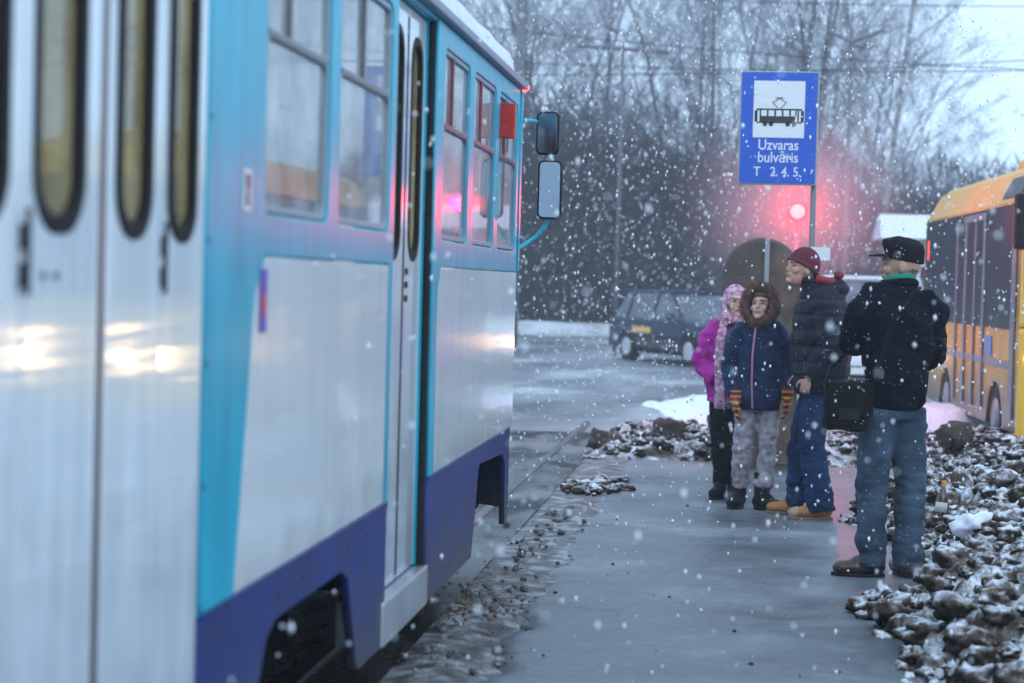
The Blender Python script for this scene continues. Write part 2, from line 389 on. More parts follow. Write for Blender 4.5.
for i in range(2300):
    y = 6.6+12.8*random.random()**1.2; xb = interp(EDGE, y); x = xb-.02+(2.9-xb)*random.random()**1.2
    r = random.choice([.012, .016, .022, .03, .042, .06])*random.uniform(.8, 1.3)
    chunk(mb, (x, y, pile_h(x, y)+r*.35), r)
me = mb.mesh('snow_pile')
po_ = link('snow_pile', me, M['pile'], None, True, label='ploughed heap of dirty brown snow chunks right of the pavement', cat='snow pile', kind='stuff')
def mid_h(x, y):
    ex = min(sm((x+1.42+.12*fbm(y*2, 5))/.35), sm((1.5-x)/.4)); ey = min(sm((y-16.75+.14*fbm(x*2, 2))/.35), sm((20.2-y)/1.2))
    a = ex*ey; return a*(.10+.05*(x+1.4)/2.9+.09*fbm(x*2.6, y*2.2, 6, 3)+.06*abs(fbm(x*8, y*8, 1, 3)))-.05*(1-a)
mb = MB(); xs = rng(-1.8, 1.8, .03); ys = rng(16.4, 20.3, .03); nx = len(xs)
mb.add([(x, y, mid_h(x, y)) for y in ys for x in xs], [(j*nx+i, j*nx+i+1, (j+1)*nx+i+1, (j+1)*nx+i) for j in range(len(ys)-1) for i in range(nx-1)])
for i in range(330):
    x = random.uniform(-1.35, 1.4); y = 16.75+2.6*random.random()**1.3; r = random.uniform(.018, .06); chunk(mb, (x, y, mid_h(x, y)+r*.3), r)
link('snow_pile', mb.mesh(), M['pile'], None, True, label='low heap of muddy snow clods across the far end of the pavement', cat='snow pile', kind='stuff')
mb = MB()
for i in range(60):
    a = random.gauss(0, 1); x = -1.1+.13*a; y = 14.15+random.gauss(0, .2); r = random.uniform(.012, .05); chunk(mb, (x, y, r*.4), r)
link('snow_clods', mb.mesh(), M['pile'], None, True, label='small scatter of dark snow clods at the left pavement edge', cat='snow clods', kind='stuff')
mb = MB()
for i in range(260):
    y = random.uniform(4.5, 13); x = -1.15+random.gauss(0, .11); r = .004+.018*random.random()**2.5*(1 if y > 6 else 1.2); chunk(mb, (x, y, .0+r*.3), r)
link('slush_lumps', mb.mesh(), M['slush'], None, True, label='small slush lumps strewn beside the tram rail', cat='slush lumps', kind='stuff')
mb = MB()
for i in range(60):
    y = 6.2+10.4*random.random(); x = random.uniform(-1.0, interp(EDGE, y)); t_ = random.random()
    x = -1.0+(x+1.0)*t_**1.5 if random.random() < .5 else interp(EDGE, y)-(interp(EDGE, y)-x)*t_**2
    r = random.choice([.002, .003, .004, .005, .008]); chunk(mb, (x, y, .008+r*.3), r)
link('dirt_crumbs', mb.mesh(), M['clod'], None, True, label='dark crumbs of dirt strewn over the wet pavement', cat='dirt crumbs', kind='stuff')
mb = MB()
for i in range(260):
    t_ = random.random()**.7; y = 8.0+random.gauss(0, .12)+.5*t_; x = -1.28+.42*t_*random.random()**.5; z = .02+.30*(1-t_)*random.random()+.10*random.random()*t_
    chunk(mb, (x, y, z), .002+.009*random.random()**3)
link('slush_spray', mb.mesh(), M['clod2'], None, True, label='brown slush spray thrown up beside the tram skirt', cat='slush spray', kind='stuff')
def lone(name, p, r, m, label, cat, flat=.75):
    mb = MB(); chunk(mb, (0, 0, r*flat*.7), r, flat); o = mb.obj(name, m, smooth=True, label=label, cat=cat); o.location = p; return o
lone('dirt_clod', (1.84, 16.6, .24), .11, M['clod'], 'round dark brown clod on top of the heap near the yellow bus', 'clod', 1)
lone('dirt_clod', (-1.22, 17.4, .03), .13, M['clod'], 'brown clod at the left end of the far muddy heap', 'clod', .7)
lone('dirt_clod', (-.66, 17.6, .07), .15, M['clod'], 'biggest dark clod in the middle of the far muddy heap', 'clod', .9)
lone('dirt_clod', (-.12, 17.9, .12), .13, M['clod'], 'dark clod in the far heap just left of the pink jacket girl', 'clod', .9)
lone('snow_lump', (1.40, 11.3, pile_h(1.40, 11.3)+.0), .115, M['snowlump'], 'clean white lump of snow lying on the right dirty heap', 'snow lump', .65)
def patch(x0, x1, y0, y1, h, label, seed):
    def hf(x, y):
        u = (x-(x0+x1)/2)/((x1-x0)/2); v = (y-(y0+y1)/2)/((y1-y0)/2)
        return -.06+(h+.06)*sm((1-u*u-v*v)*1.4+.8*fbm(x*1.6+seed, y*.8))+.02*fbm(x*5, y*5)
    grid('snow_patch', rng(x0-.5, x1+.5, .06), rng(y0-.8, y1+.8, .1), hf, M['snowlump'], label=label, cat='snow patch')
patch(1.75, 2.75, 19.7, 21.6, .34, 'white snow mound between the older man and the yellow bus', 9)
patch(-1.3, .9, 21.6, 27.0, .07, 'white snow patch on the road behind the pink jacket girl', 1)
patch(-.6, 2.2, 20.4, 24.0, .14, 'white snow bank behind the muddy heap and the arched cabinet', 4)
# bottle in the heap
bt = empty('bottle', (1.26, 12.0, pile_h(1.26, 12.0)+.02), 0, label='brown glass bottle standing in the dirty snow heap', cat='bottle')
bt.rotation_euler = (R(-8), R(6), 0)
def lathe(prof, n=20):
    mb = MB(); vs = []; fs = []
    for (r, z) in prof:
        for k in range(n): a = 2*math.pi*k/n; vs.append((r*math.cos(a), r*math.sin(a), z))
    for i in range(len(prof)-1):
        for k in range(n): fs.append((i*n+k, i*n+(k+1) % n, (i+1)*n+(k+1) % n, (i+1)*n+k))
    fs.append(tuple(range(n))[::-1]); fs.append(tuple((len(prof)-1)*n+k for k in range(n)))
    return mb.add(vs, fs)
M['bottle'] = mat('brown_glass', (.04, .015, .006), .1, spec=.8); M['label'] = mat('paper_label', (.5, .5, .42), .6)
M['gold'] = mat('orange_foil', (.6, .28, .08), .5)
lathe([(.034, 0), (.036, .02), (.036, .14), (.03, .17), (.016, .2), (.013, .235)]).obj('glass_body', M['bottle'], bt, True)
lathe([(.0145, .2), (.015, .25), (.012, .258)]).obj('cap', M['gold'], bt, True)
lathe([(.0372, .06), (.0372, .12)]).obj('paper_label', M['label'], bt, True)

# ------------------------------------------------------------------ the tram
TX = -1.2
tram = empty('tram', (0, 0, 0), 0, label='white and turquoise tram with blue skirt and snow on its roof', cat='tram')
def win_hole(y0, y1, z0=1.70, z1=2.47, r=.05): return rrect(y0, y1, z0, z1, r)
W1, W2, W3, W4, W5 = (4.68, 5.42), (5.56, 6.38), (7.52, 8.22), (8.37, 9.10), (9.24, 9.98)
# bodyside window band: between the doors, then ahead of the front door, and behind the middle door
bandA = [(4.17, .765), (4.47, .765), (4.62, 1.50), (4.72, 1.592), (6.41, 1.592), (6.41, .765), (6.48, .765), (6.48, 2.56), (4.17, 2.56)]
plate('side_band', bandA, [win_hole(*W1), win_hole(*W2)], .03, YZ(TX-.015), M['teal'], tram, .006)
bandB = [(7.33, .765), (7.47, .765), (7.47, 1.50), (7.55, 1.592), (10.12, 1.592), (10.12, 2.56), (7.33, 2.56)]
plate('side_band', bandB, [win_hole(*W3), win_hole(*W4), win_hole(*W5)], .03, YZ(TX-.015), M['teal'], tram, .006)
plate('side_panel', [(4.472, .768), (6.408, .768), (6.408, 1.59), (4.74, 1.59), (4.65, 1.56), (4.622, 1.50)], [], .024, YZ(TX-.014), M['white'], tram, .003)
plate('side_panel', [(7.472, .768), (10.10, .768), (10.10, 1.59), (7.57, 1.59), (7.50, 1.56), (7.473, 1.50)], [], .024, YZ(TX-.014), M['white'], tram, .003)
plate('skirt', [(4.16, .14), (4.62, .27), (4.70, .46), (4.80, .60), (4.9, .635), (5.72, .635), (5.82, .60), (5.98, .30), (6.04, .27), (6.46, .27), (6.46, .762), (4.16, .762)], [], .03, YZ(TX-.012), M['blue'], tram, .005)
plate('skirt', [(7.33, .27), (8.60, .27), (8.70, .45), (8.78, .66), (8.84, .68), (9.70, .65), (9.80, .58), (9.83, .27), (9.93, .27), (9.93, .762), (7.33, .762)], [], .03, YZ(TX-.012), M['blue'], tram, .005)
# thin trim strip under white panels
mb = MB(); mb.box(TX-.002, TX+.006, 4.17, 6.46, .755, .768); mb.box(TX-.002, TX+.006, 7.33, 9.95, .755, .768); mb.obj('trim_strip', M['blue'], tram)
# rear part, beside and behind the camera
rear = [(-4, .27), (2.35, .27), (2.35, 2.56), (-4, 2.56)]
plate('side_band', rear, [win_hole(-3.4, -2.3), win_hole(-2.1, -1.0), win_hole(-.8, .3), win_hole(.5, 1.6)], .03, YZ(TX-.015), M['teal'], tram, .006)
for a, b in ((-3.4, -2.3), (-2.1, -1.0), (-.8, .3), (.5, 1.6)):
    MB().box(TX-.025, TX-.019, a-.01, b+.01, 1.69, 2.48).obj('window', M['glass'], tram)
# front door frame pillars above
def window(y0, y1, framem, zt=2.16, zlo=1.70, zhi=2.47, split=.5):
    fr = plate('window', rrect(y0+.004, y1-.004, zlo+.004, zhi-.004, .047), [rrect(y0+.024, y1-.024, zlo+.024, zt-.012, .035), rrect(y0+.024, y1-.024, zt+.012, zhi-.024, .02)],
               .022, YZ(TX-.016), framem, tram, .003)
    mb = MB(); mb.box(TX-.020, TX-.017, y0+.015, y1-.015, zlo+.015, zhi-.015); mb.obj('pane', M['glass'], fr)
    ym = y0+(y1-y0)*split
    mb = MB(); mb.box(TX-.017, TX-.004, ym-.012, ym+.012, zt, zhi-.01); mb.box(TX-.016, TX-.002, y0+.02, y1-.02, zt-.008, zt+.008)
    mb.obj('sash_bar', M['maroonframe'] if y0 > 7 else M['alu2'], fr)
    return fr
M['alu2'] = mat('dark_sash', (.16, .16, .17), .4, .4)
M['greyseal'] = mat('grey_seal', (.25, .33, .38), .5)
window(*W1, M['greyseal'], split=.36); window(*W2, M['greyseal'], split=.45)
M['seal3'] = mat('teal_grey_seal', (.10, .26, .34), .45)
for w in (W3, W4, W5): window(*w, M['seal3'], split=.35)
for w in (W1, W2, W3, W4, W5):     # curtains gathered inside the upper sash
    mb = MB(); n = 14; y0 = w[0]+.02; y1 = w[0]+.22 if w in (W3, W4, W5) else w[0]+.16
    vs = []; 
    for i in range(n+1):
        y = y0+(y1-y0)*i/n; x = TX-.036+.006*math.sin(i*2.4)
        vs += [(x, y, 1.95 if w in (W3, W4, W5) else 1.72), (x, y, 2.48), ]
    mb.add(vs, [(2*i, 2*i+2, 2*i+3, 2*i+1) for i in range(n)]); mb.obj('curtain', M['curtain'], tram, True)
# cant rail, gutter, snow roof
mb = MB(); mb.box(TX-.05, TX+.035, -4, 10.2, 2.562, 2.60, .008); mb.obj('gutter', mat('gutter_grey', (.16, .22, .3), .4), tram)
mb = MB(); vs = []; prof = []
for i in range(15):
    a = math.pi*i/14; prof.append((-2.45+1.25*math.cos(a)*(1 if abs(math.cos(a)) < .95 else 1.0), 2.60+.34*math.sin(a)**.7))
ysr = rng(-4, 10.05, .12)+[10.2, 10.32, 10.42, 10.5, 10.55]
for y in ysr:
    t = max(0, (y-9.75)/.82); s = math.sqrt(max(0, 1-t*t)) if t > 0 else 1
    for j, (x, z) in enumerate(prof):
        vs.append((-2.45+(x+2.45)*(.7+.3*s)+.004*fbm(y*3, j), y, 2.6+(z-2.6)*s+.018*fbm(x*2.5, y*2.5, 3)))
npf = len(prof)
mb.add(vs, [(i*npf+j, i*npf+j+1, (i+1)*npf+j+1, (i+1)*npf+j) for i in range(len(ysr)-1) for j in range(npf-1)])
mb.obj('roof_snow', M['roofsnow'], tram, True)
# front nose
mb = MB(); pr = []
for k in range(13):
    a = math.pi*k/12; pr.append((-2.45+1.235*math.cos(a), 10.1+.55*math.sin(a)**.8))
def nose(z0, z1, f0=1, f1=1):
    n = len(pr); g = lambda f: [(x, 10.1+(y-10.1)*f) for x, y in pr]
    return MB().add([(x, y, z0) for x, y in g(f0)]+[(x, y, z1) for x, y in g(f1)], [(k, k+1, n+k+1, n+k) for k in range(n-1)])
nose(.3, .76).obj('nose_skirt', M['blue'], tram, True); nose(.76, 1.6).obj('nose_panel', M['white'], tram, True)
nose(1.6, 2.35, 1, .8).obj('windscreen', M['busglass'], tram, True); nose(2.35, 2.6, .8, .72).obj('nose_panel', M['teal'], tram, True)
plate('front_pillar', [(10.08, 1.60), (10.14, 1.6), (10.14, 2.56), (10.08, 2.56)], [], .04, YZ(TX-.012), M['teal'], tram, .004)
# shell, underbody, interior
MB().box(-3.7, -3.66, -4, 10.1, .3, 1.65).obj('far_side', M['interior'], tram)
mb = MB(); mb.box(-3.7, -3.66, -4, 10.1, 2.45, 2.6)
for y in (-4, -2.5, -1, .5, 1.9, 3.2, 4.4, 5.6, 6.8, 8.0, 9.2, 10.02): mb.box(-3.7, -3.66, y, y+.1, 1.65, 2.45)
mb.obj('far_side', M['interior'], tram)
MB().box(-3.64, -1.28, -4, 10.05, .78, .84).obj('floor', mat('tram_floor', (.08, .08, .08), .7), tram)
MB().box(-3.64, -1.28, -4, 10.05, 2.50, 2.55).obj('inner_ceiling', M['interior'], tram)
MB().box(-3.64, -1.28, 10.0, 10.04, .84, 1.75).obj('bulkhead', M['interior'], tram)
MB().box(-2.3, -1.25, 8.15, 8.18, .84, 2.0).obj('cab_partition', M['interior'], tram)
mb = MB(); mb.box(-2.9, -2.1, -3.8, 7.9, 2.46, 2.495); mb.obj('ceiling_lamp', M['lamp_warm'], tram)
for y in (4.75, 5.5, 6.1, 5.1):
    st = MB().box(-1.78, -1.34, y, y+.07, 1.2, 1.93, .02).box(-1.78, -1.34, y-.40, y, 1.2, 1.27, .02).obj('seat', M['seat'] if y < 5.3 else M['seat2'], tram)
for y in (8.6, 9.3):
    MB().box(-1.9, -1.4, y, y+.08, 1.2, 1.95, .02).obj('seat', M['seat2'], tram)
mb = MB(); mb.box(-3.5, -1.5, -4, 10, .42, .78); mb.box(-3.4, -1.4, 9.95, 10.3, .3, .6); mb.obj('underframe', M['underside'], tram)
for y in (5.35, 9.3):
    MB().box(-3.3, -1.78, y-.9, y+.9, .12, .76).obj('dark_wheel_backing', M['underside'], tram)  # solid dark box added behind the skirt openings to keep them black
    bo = MB().box(-1.58, -1.45, y-.78, y+.78, .28, .50, .03).obj('bogie', M['underside'], tram)
    for dy in (-.62, .62):
        for x in (-3.16, -1.66):
            w = MB(); 
            for (x0, x1, r) in ((x-.06, x+.06, .33), (x-.09, x-.06, .36)):
                n = 28; vs = [(xx, y+dy+r*math.cos(2*math.pi*k/n), .335+r*math.sin(2*math.pi*k/n)) for xx in (x0, x1) for k in range(n)]
                w.add(vs, [(k, (k+1) % n, n+(k+1) % n, n+k) for k in range(n)]+[tuple(range(n)), tuple(range(n, 2*n))])
            w.tube([(x, y+dy, .335), (x+.14, y+dy, .335)], .09, 14); w.obj('wheel', M['wheel'], tram)
# middle door: four leaves
def leaf(y0, y1, w0, w1, zb=.36, wz=(1.62, 2.50), x=TX-.018, m='door_white', th=.03, rr=None, k=0):
    yc = (y0+y1)/2; YK = lambda xx: (lambda u, v, w: Vector((xx+w+k*(u-yc), u, v)))
    rr = rr or min(.10, (w1-w0)/2*.92)
    d = plate('door_leaf', rrect(y0, y1, zb, 2.54, .012, 3), [rrect(w0, w1, wz[0], wz[1], rr)], th, YK(x), M[m], tram, .006)
    g = plate('window_seal', rrect(w0-.012, w1+.012, wz[0]-.012, wz[1]+.012, rr+.01), [rrect(w0+.022, w1-.022, wz[0]+.022, wz[1]-.022, max(.01, rr-.024))], .02, YZ(x+.009), M['rubber'], d, .004)
    MB().box(x-.004, x, w0+.01, w1-.01, wz[0]+.01, wz[1]-.01).obj('pane', M['doorglass'], d)
    return d
leaf(2.40, 2.72, 2.46, 2.66); dA = leaf(2.728, 3.066, 2.79, 3.00); dB = leaf(3.074, 3.462, 3.125, 3.365)
dC = leaf(3.512, 3.832, 3.565, 3.765, k=.030); dD = leaf(3.840, 4.135, 3.90, 4.085, k=.040)
plate('door_edge_seal', rrect(3.462, 3.512, .36, 2.54, .01, 2), [], .03, YZ(TX-.022), M['brownrub'], tram, .008)
plate('door_edge_seal', rrect(2.345, 2.398, .36, 2.54, .01, 2), [], .03, YZ(TX-.022), M['brownrub'], tram, .008)
MB().box(TX-.06, TX-.004, 4.138, 4.165, .3, 2.56, .006).obj('door_post', M['door_white'], tram)
for y in (3.07, 3.836, 2.725):
    mb = MB()
    for z in (1.535, 1.60): mb.box(TX-.01, TX+.012, y-.012, y+.012, z-.022, z+.022, .005)
    mb.tube([(TX+.01, y, 1.50), (TX+.01, y, 1.65)], .005, 8); mb.obj('hinge', M['black'], tram)
for yl in (3.17, 3.23): MB().tube([(TX-.03, yl, 1.535), (TX+.002, yl, 1.535)], .007, 10).obj('lock', M['black'], tram)
# front door, slightly recessed, leaf surfaces folded a little
for (y0, y1, w0, w1) in ((6.52, 6.88, 6.58, 6.80), (6.90, 7.28, 6.98, 7.2)):
    d = leaf(y0, y1, w0, w1, zb=.43, wz=(1.62, 2.44), x=TX-.055)
MB().tube([(TX-.048, 6.89, .45), (TX-.048, 6.89, 2.5)], .012, 8).obj('door_edge_seal', M['rubber'], tram)
MB().tube([(TX-.026, 7.306, .43), (TX-.026, 7.306, 2.54)], .021, 10).obj('door_edge_seal', M['rubber'], tram)
mb = MB()
for z in (1.47, 1.52, 1.57): mb.box(TX-.056, TX-.03, 6.93, 6.95, z-.012, z+.012)
mb.obj('hinge', M['black'], tram)
MB().box(TX-.16, TX+.012, 6.40, 7.325, .27, .425, .008).obj('door_step', M['alu'], tram)
MB().box(TX-.14, TX-.032, 7.278, 7.335, .43, 2.56).obj('door_jamb', M['teal'], tram); MB().box(TX-.14, TX-.032, 6.47, 6.524, .43, 2.56).obj('door_jamb', M['teal'], tram)
MB().box(TX-.1, TX-.005, 6.49, 7.31, 2.545, 2.56).obj('door_header', M['teal'], tram)
# fittings
MB().box(TX-.005, TX+.075, 9.24, 9.285, 2.24, 2.41, .006).obj('indicator_box', M['redbox'], tram)
MB().ell((TX+.01, 10.12, 2.575), (.03, .03, .022)).obj('marker_lamp', M['redlens'], tram, True)
mb = MB(); y = 10.36
mb.tube([(TX-.03, 10.1, 2.39), (TX+.02, 10.16, 2.405), (-1.13, y, 2.415), (-1.085, y, 2.41), (-1.065, y, 2.38), (-1.063, y, 2.33), (-1.055, y, 1.93), (-1.075, y, 1.86), (-1.13, y, 1.79), (TX+.01, 10.2, 1.73), (TX-.03, 10.1, 1.70)], .011, 8)
arm = mb.obj('mirror_arm', M['teal'], tram, True)
def tmirror(xc, w, z0, z1, K):
    f = lambda u, v, ww: Vector((xc+u, y-.02+ww+K*u, v))
    mr = plate('mirror', rrect(-w/2, w/2, z0, z1, .03), [], .035, f, M['rubber'], tram, .008)
    f2 = lambda u, v, ww: Vector((xc+u, y-.042+ww+K*u, v))
    plate('mirror_glass', rrect(-w/2+.01, w/2-.01, z0+.01, z1-.01, .024), [], .004, f2, M['mirror'], mr, .001)
tmirror(-1.078, .125, 2.235, 2.47, -.03); tmirror(-1.058, .13, 1.885, 2.205, .2)
mb = MB().box(-1.12, -1.07, y+.03, y+.06, 2.33, 2.42, .01).obj('mirror_bracket', M['teal'], arm)
s1 = MB().box(TX+.0005, TX+.002, 4.475, 4.545, 1.70, 1.80).obj('sticker', M['sticker_w'], tram)
MB().box(TX+.002, TX+.003, 4.49, 4.53, 1.755, 1.79).box(TX+.002, TX+.003, 4.495, 4.525, 1.71, 1.745).ell((TX+.003, 4.51, 1.748), (.001, .012, .012)).obj('sticker_figure', M['black'], s1)
s2 = MB().box(TX+.001, TX+.003, 4.66, 4.72, 1.40, 1.56).obj('sticker', M['sticker_b'], tram)
MB().box(TX+.003, TX+.004, 4.67, 4.71, 1.44, 1.50).obj('sticker_stripe', M['sticker_r'], s2)
mb = MB()
for z in [.5+.28*i for i in range(8)]: mb.ell((TX+.001, 4.185, z), (.003, .007, .007), 8, 6)
for yy in [4.9+.3*i for i in range(5)]: mb.ell((TX+.004, yy, .70), (.003, .006, .006), 8, 6)
mb.obj('rivets', M['black'], tram)

# ------------------------------------------------------------------ tram stop sign
M['signblue'] = mat('sign_blue', (.006, .085, .50), .35, var=.05, specks=0.02); M['signwhite'] = mat('sign_white', (.72, .74, .76), .4, specks=0)
M['signgrey'] = mat('sign_edge_grey', (.33, .34, .36), .5, .3); M['letter'] = mat('sign_lettering', (.66, .7, .8), .4); M['signblack'] = mat('sign_black', (.02, .02, .025), .5)
sg = empty('stop_sign', (.575, 14.62, 0), 0, label='blue tram stop sign with black tram pictogram on a post', cat='sign')
MB().tube([(-.06, .035, -.03), (-.06, .035, 3.15)], .022, 14).obj('post', M['alu2'], sg, True)
XZ = lambda yy: (lambda u, v, w: Vector((u, yy-w, v)))
sx0, sx1, sz0, sz1 = -.632, -.042, 2.325, 3.185
bd = MB().box(sx0, sx1, -.03, .012, sz0, sz1, .006).obj('sign_board', M['signgrey'], sg)
plate('blue_face', rrect(sx0+.008, sx1-.012, sz0+.01, sz1-.01, .01), [], .004, XZ(-.033), M['signblue'], bd, .001)
plate('white_field', rrect(sx0+.10, sx1-.105, sz1-.505, sz1-.075, .004), [], .003, XZ(-.0375), M['signwhite'], bd, .0008)
pc = (sx0+sx1)/2; pz = sz1-.34
def P(x0, x1, z0, z1, dep): return (pc+x0, pc+x1, -.0395-dep, -.0392, pz+z0, pz+z1)
mb = MB(); mb.box(*P(-.17, .17, -.055, .055, .001)); mb.box(*P(-.185, -.16, -.045, .04, .001)); mb.box(*P(.16, .185, -.045, .04, .001))
for x in (-.105, -.06, .065, .11):
    n = 14; mb.add([(pc+x+.018*math.cos(2*math.pi*k/n), -.0405, pz-.062+.018*math.sin(2*math.pi*k/n)) for k in range(n)], [tuple(range(n))])
for a, b in (((-.05, .10), (0, .135)), ((0, .135), (.05, .10)), ((-.05, .10), (-.01, .058)), ((.05, .10), (.01, .058))):
    mb.tube([(pc+a[0], -.0405, pz+a[1]), (pc+b[0], -.0405, pz+b[1])], .0028, 6)
mb.tube([(pc-.03, -.0405, pz+.137), (pc+.03, -.0405, pz+.137)], .003, 6)
mb.obj('tram_pictogram', M['signblack'], bd)
mb = MB()
for i in range(5): mb.box(*P(-.135+i*.056-.021+.02, -.135+i*.056+.021+.02, -.002, .042, .0025))
mb.box(*P(-.163, -.148, -.045, .04, .0025)); mb.box(*P(.148, .163, -.045, .04, .0025)); mb.box(*P(.12, .136, -.045, .04, .0025))
mb.obj('pictogram_windows', M['signwhite'], bd)
def text(s, size, u, v, name, parent, m, fn, align='CENTER'):
    cu = bpy.data.curves.new('t', 'FONT'); cu.body = s; cu.size = size; cu.align_x = align; cu.extrude = .0006; cu.offset = size*.012
    o = bpy.data.objects.new('t', cu); C.objects.link(o); me = eval_mesh(o); bpy.data.objects.remove(o)
    for w in me.vertices: w.co = fn(w.co.x*.86+u, w.co.y+v, w.co.z)
    return link(name, me, m, parent)
text('Uzvaras', .112, pc, sz0+.265, 'lettering', bd, M['letter'], XZ(-.0372)); text('bulvāris', .112, pc, sz0+.17, 'lettering', bd, M['letter'], XZ(-.0372))
text('T', .10, pc-.155, sz0+.065, 'lettering', bd, M['letter'], XZ(-.0372)); text('2. 4. 5.', .10, pc+.06, sz0+.065, 'lettering', bd, M['letter'], XZ(-.0372))
MB().box(-.07, .08, -.01, .01, 1.76, 1.86, .004).obj('timetable_plate', M['signwhite'], sg)

# red signal lamp
ts = empty('signal_lamp', (.545, 19.9, 0), 0, label='glowing red signal lamp on a thin post under the tram stop sign', cat='signal lamp')
MB().tube([(0, .08, -.05), (0, .12, 2.25)], .02, 12).obj('post', M['alu2'], ts, True)
lathe([(.105, -.09), (.11, 0), (.09, .1), (.03, .13)], 24).obj('housing', M['black'], ts, True)
h = [o for o in C.objects if o.name.startswith('housing')][-1]; h.rotation_euler = (R(-90), 0, 0); h.location = (0, .1, 2.335)
MB().ell((0, -.0, 2.335), (.075, .03, .075), 20, 12).obj('lens', mat('red_signal_lens', (1, .1, .1), emis=(1, .028, .022), est=20), ts, True)
pl = bpy.data.lights.new('red_glow', 'SPOT'); pl.color = (1, .0, .014); pl.energy = 60; pl.spot_size = R(84); pl.spot_blend = .8; pl.shadow_soft_size = .08
po = bpy.data.objects.new('red_glow', pl); C.objects.link(po); po.parent = ts; po.location = (0, -.04, 2.335); po.rotation_euler = (R(106), 0, R(187))
pl2 = bpy.data.lights.new('red_halo', 'POINT'); pl2.color = (1, 0, .014); pl2.energy = 90; pl2.shadow_soft_size = .08
po2 = bpy.data.objects.new('red_halo', pl2); C.objects.link(po2); po2.parent = ts; po2.location = (0, -.25, 2.335)

# mist volume added round the lamp so that its red glow shows
mm = bpy.data.materials.new('glow_mist'); mm.use_nodes = True; nt = mm.node_tree; nt.nodes.clear()
o_ = nt.nodes.new('ShaderNodeOutputMaterial'); pv = nt.nodes.new('ShaderNodeVolumePrincipled'); tc = nt.nodes.new('ShaderNodeTexCoord')
ln = nt.nodes.new('ShaderNodeVectorMath'); ln.operation = 'LENGTH'; nt.links.new(tc.outputs['Object'], ln.inputs[0])
mr = nt.nodes.new('ShaderNodeMapRange'); mr.interpolation_type = 'SMOOTHSTEP'; mr.inputs[1].default_value = 1; mr.inputs[2].default_value = 0; mr.inputs[3].default_value = 0; mr.inputs[4].default_value = .10
nt.links.new(ln.outputs['Value'], mr.inputs[0]); nt.links.new(mr.outputs[0], pv.inputs['Density'])
pv.inputs['Color'].default_value = (.95, .95, 1, 1); pv.inputs['Anisotropy'].default_value = .3; nt.links.new(pv.outputs[0], o_.inputs['Volume'])
ms = MB().ell((0, 0, 0), (1, 1, 1), 24, 16).obj('glow_mist', mm, None, True, label='mist volume added to spread the red glow around the signal lamp', cat='mist', kind='stuff')
ms.location = (.52, 18.6, 2.3); ms.scale = (1.3, 5.0, 1.15)

# arched brown cabinet
M['cab'] = mat('weathered_brown', (.11, .075, .05), .6, col2=(.06, .05, .042), vscale=5, bump=.3, bscale=20, specks=.02)
M['cab2'] = mat('weathered_tan', (.15, .095, .06), .6, col2=(.07, .045, .03), vscale=7, bump=.3, specks=.02)
cb = empty('arched_cabinet', (.16, 16.2, 0), 0, label='brown round-topped cabinet with a pale upright strip behind the girls', cat='cabinet')
arch = [(-.33, -.03), (.33, -.03)]+[(.33*math.cos(math.pi*i/16), 1.635+.33*math.sin(math.pi*i/16)) for i in range(17)]
plate('cabinet_body', arch, [], .36, lambda u, v, w: Vector((u, .18-w, v)), M['cab'], cb, .02)
arr = [(.055, .05), (.30, .05)]+[(.30*math.cos(t), 1.635+.30*math.sin(t)) for t in [R(a) for a in range(0, 80, 6)]]
plate('door_panel', arr, [], .02, lambda u, v, w: Vector((u, -.008-w, v)), M['cab2'], cb, .004)
MB().box(.02, .06, -.045, -.001, .02, 1.955, .006).obj('upright_strip', M['signgrey'], cb)

# ------------------------------------------------------------------ yellow bus
M['bus_or'] = mat('bus_orange', (.68, .37, .035), .35, var=.12, vscale=3, dirt=((.10, .07, .05), .35, .95), coat=.2)
M['bus_y'] = mat('bus_yellow', (.80, .48, .04), .3, var=.06, vscale=3, coat=.3)
M['bus_roof'] = mat('bus_roof_orange', (.66, .38, .05), .4, var=.12, vscale=4)
M['bus_grey'] = mat('bus_door_grey', (.20, .22, .26), .35, .3, var=.15)
M['tan'] = mat('salted_panel', (.40, .29, .20), .6, var=.25, vscale=6)
bus = empty('yellow_bus', (2.44, 17.2, 0), R(2.7), label='yellow bus with dark windows facing the tram at the right edge', cat='bus')
BL = 6.0
def arc_notch(c, r=.42): return [(c+r*math.cos(a), .30+r*math.sin(a)) for a in [math.pi*(1-i/10) for i in range(11)]]
side = [(0.03, .30)]+arc_notch(1.1)+arc_notch(4.1)+[(BL, .30), (BL-.02, 1.2), (BL-.05, 2.38), (.03, 2.38)]
plate('side_wall', side, [], .04, lambda u, v, w: Vector((.02+w, u, v)), M['bus_or'], bus, .01)
plate('roof_edge_panel', [(.03, 2.382), (BL-.05, 2.382), (BL-.16, 2.68), (.03, 2.68)], [], .03, lambda u, v, w: Vector((.02+w+(v-2.38)*.5, u, v)), M['bus_roof'], bus, .008)
plate('side_windows', [(.16, 1.22), (BL-.12, 1.22), (BL-.16, 2.36), (.16, 2.36)], [], .012, lambda u, v, w: Vector((-.004+w, u, v)), M['busglass'], bus, .003)
for c in (1.1, 4.1):
    wh = MB(); n = 24
    wh.add([(xx, c+.36*math.cos(2*math.pi*k/n), .36+.36*math.sin(2*math.pi*k/n)) for xx in (.02, .26) for k in range(n)], [(k, (k+1) % n, n+(k+1) % n, n+k) for k in range(n)]+[tuple(range(n)), tuple(range(n, 2*n))])
    w_ = wh.obj('wheel', M['rubber'], bus, True)
    MB().tube([(.01, c, .36), (.05, c, .36)], .2, 18).obj('rim', M['bus_grey'], w_, True)
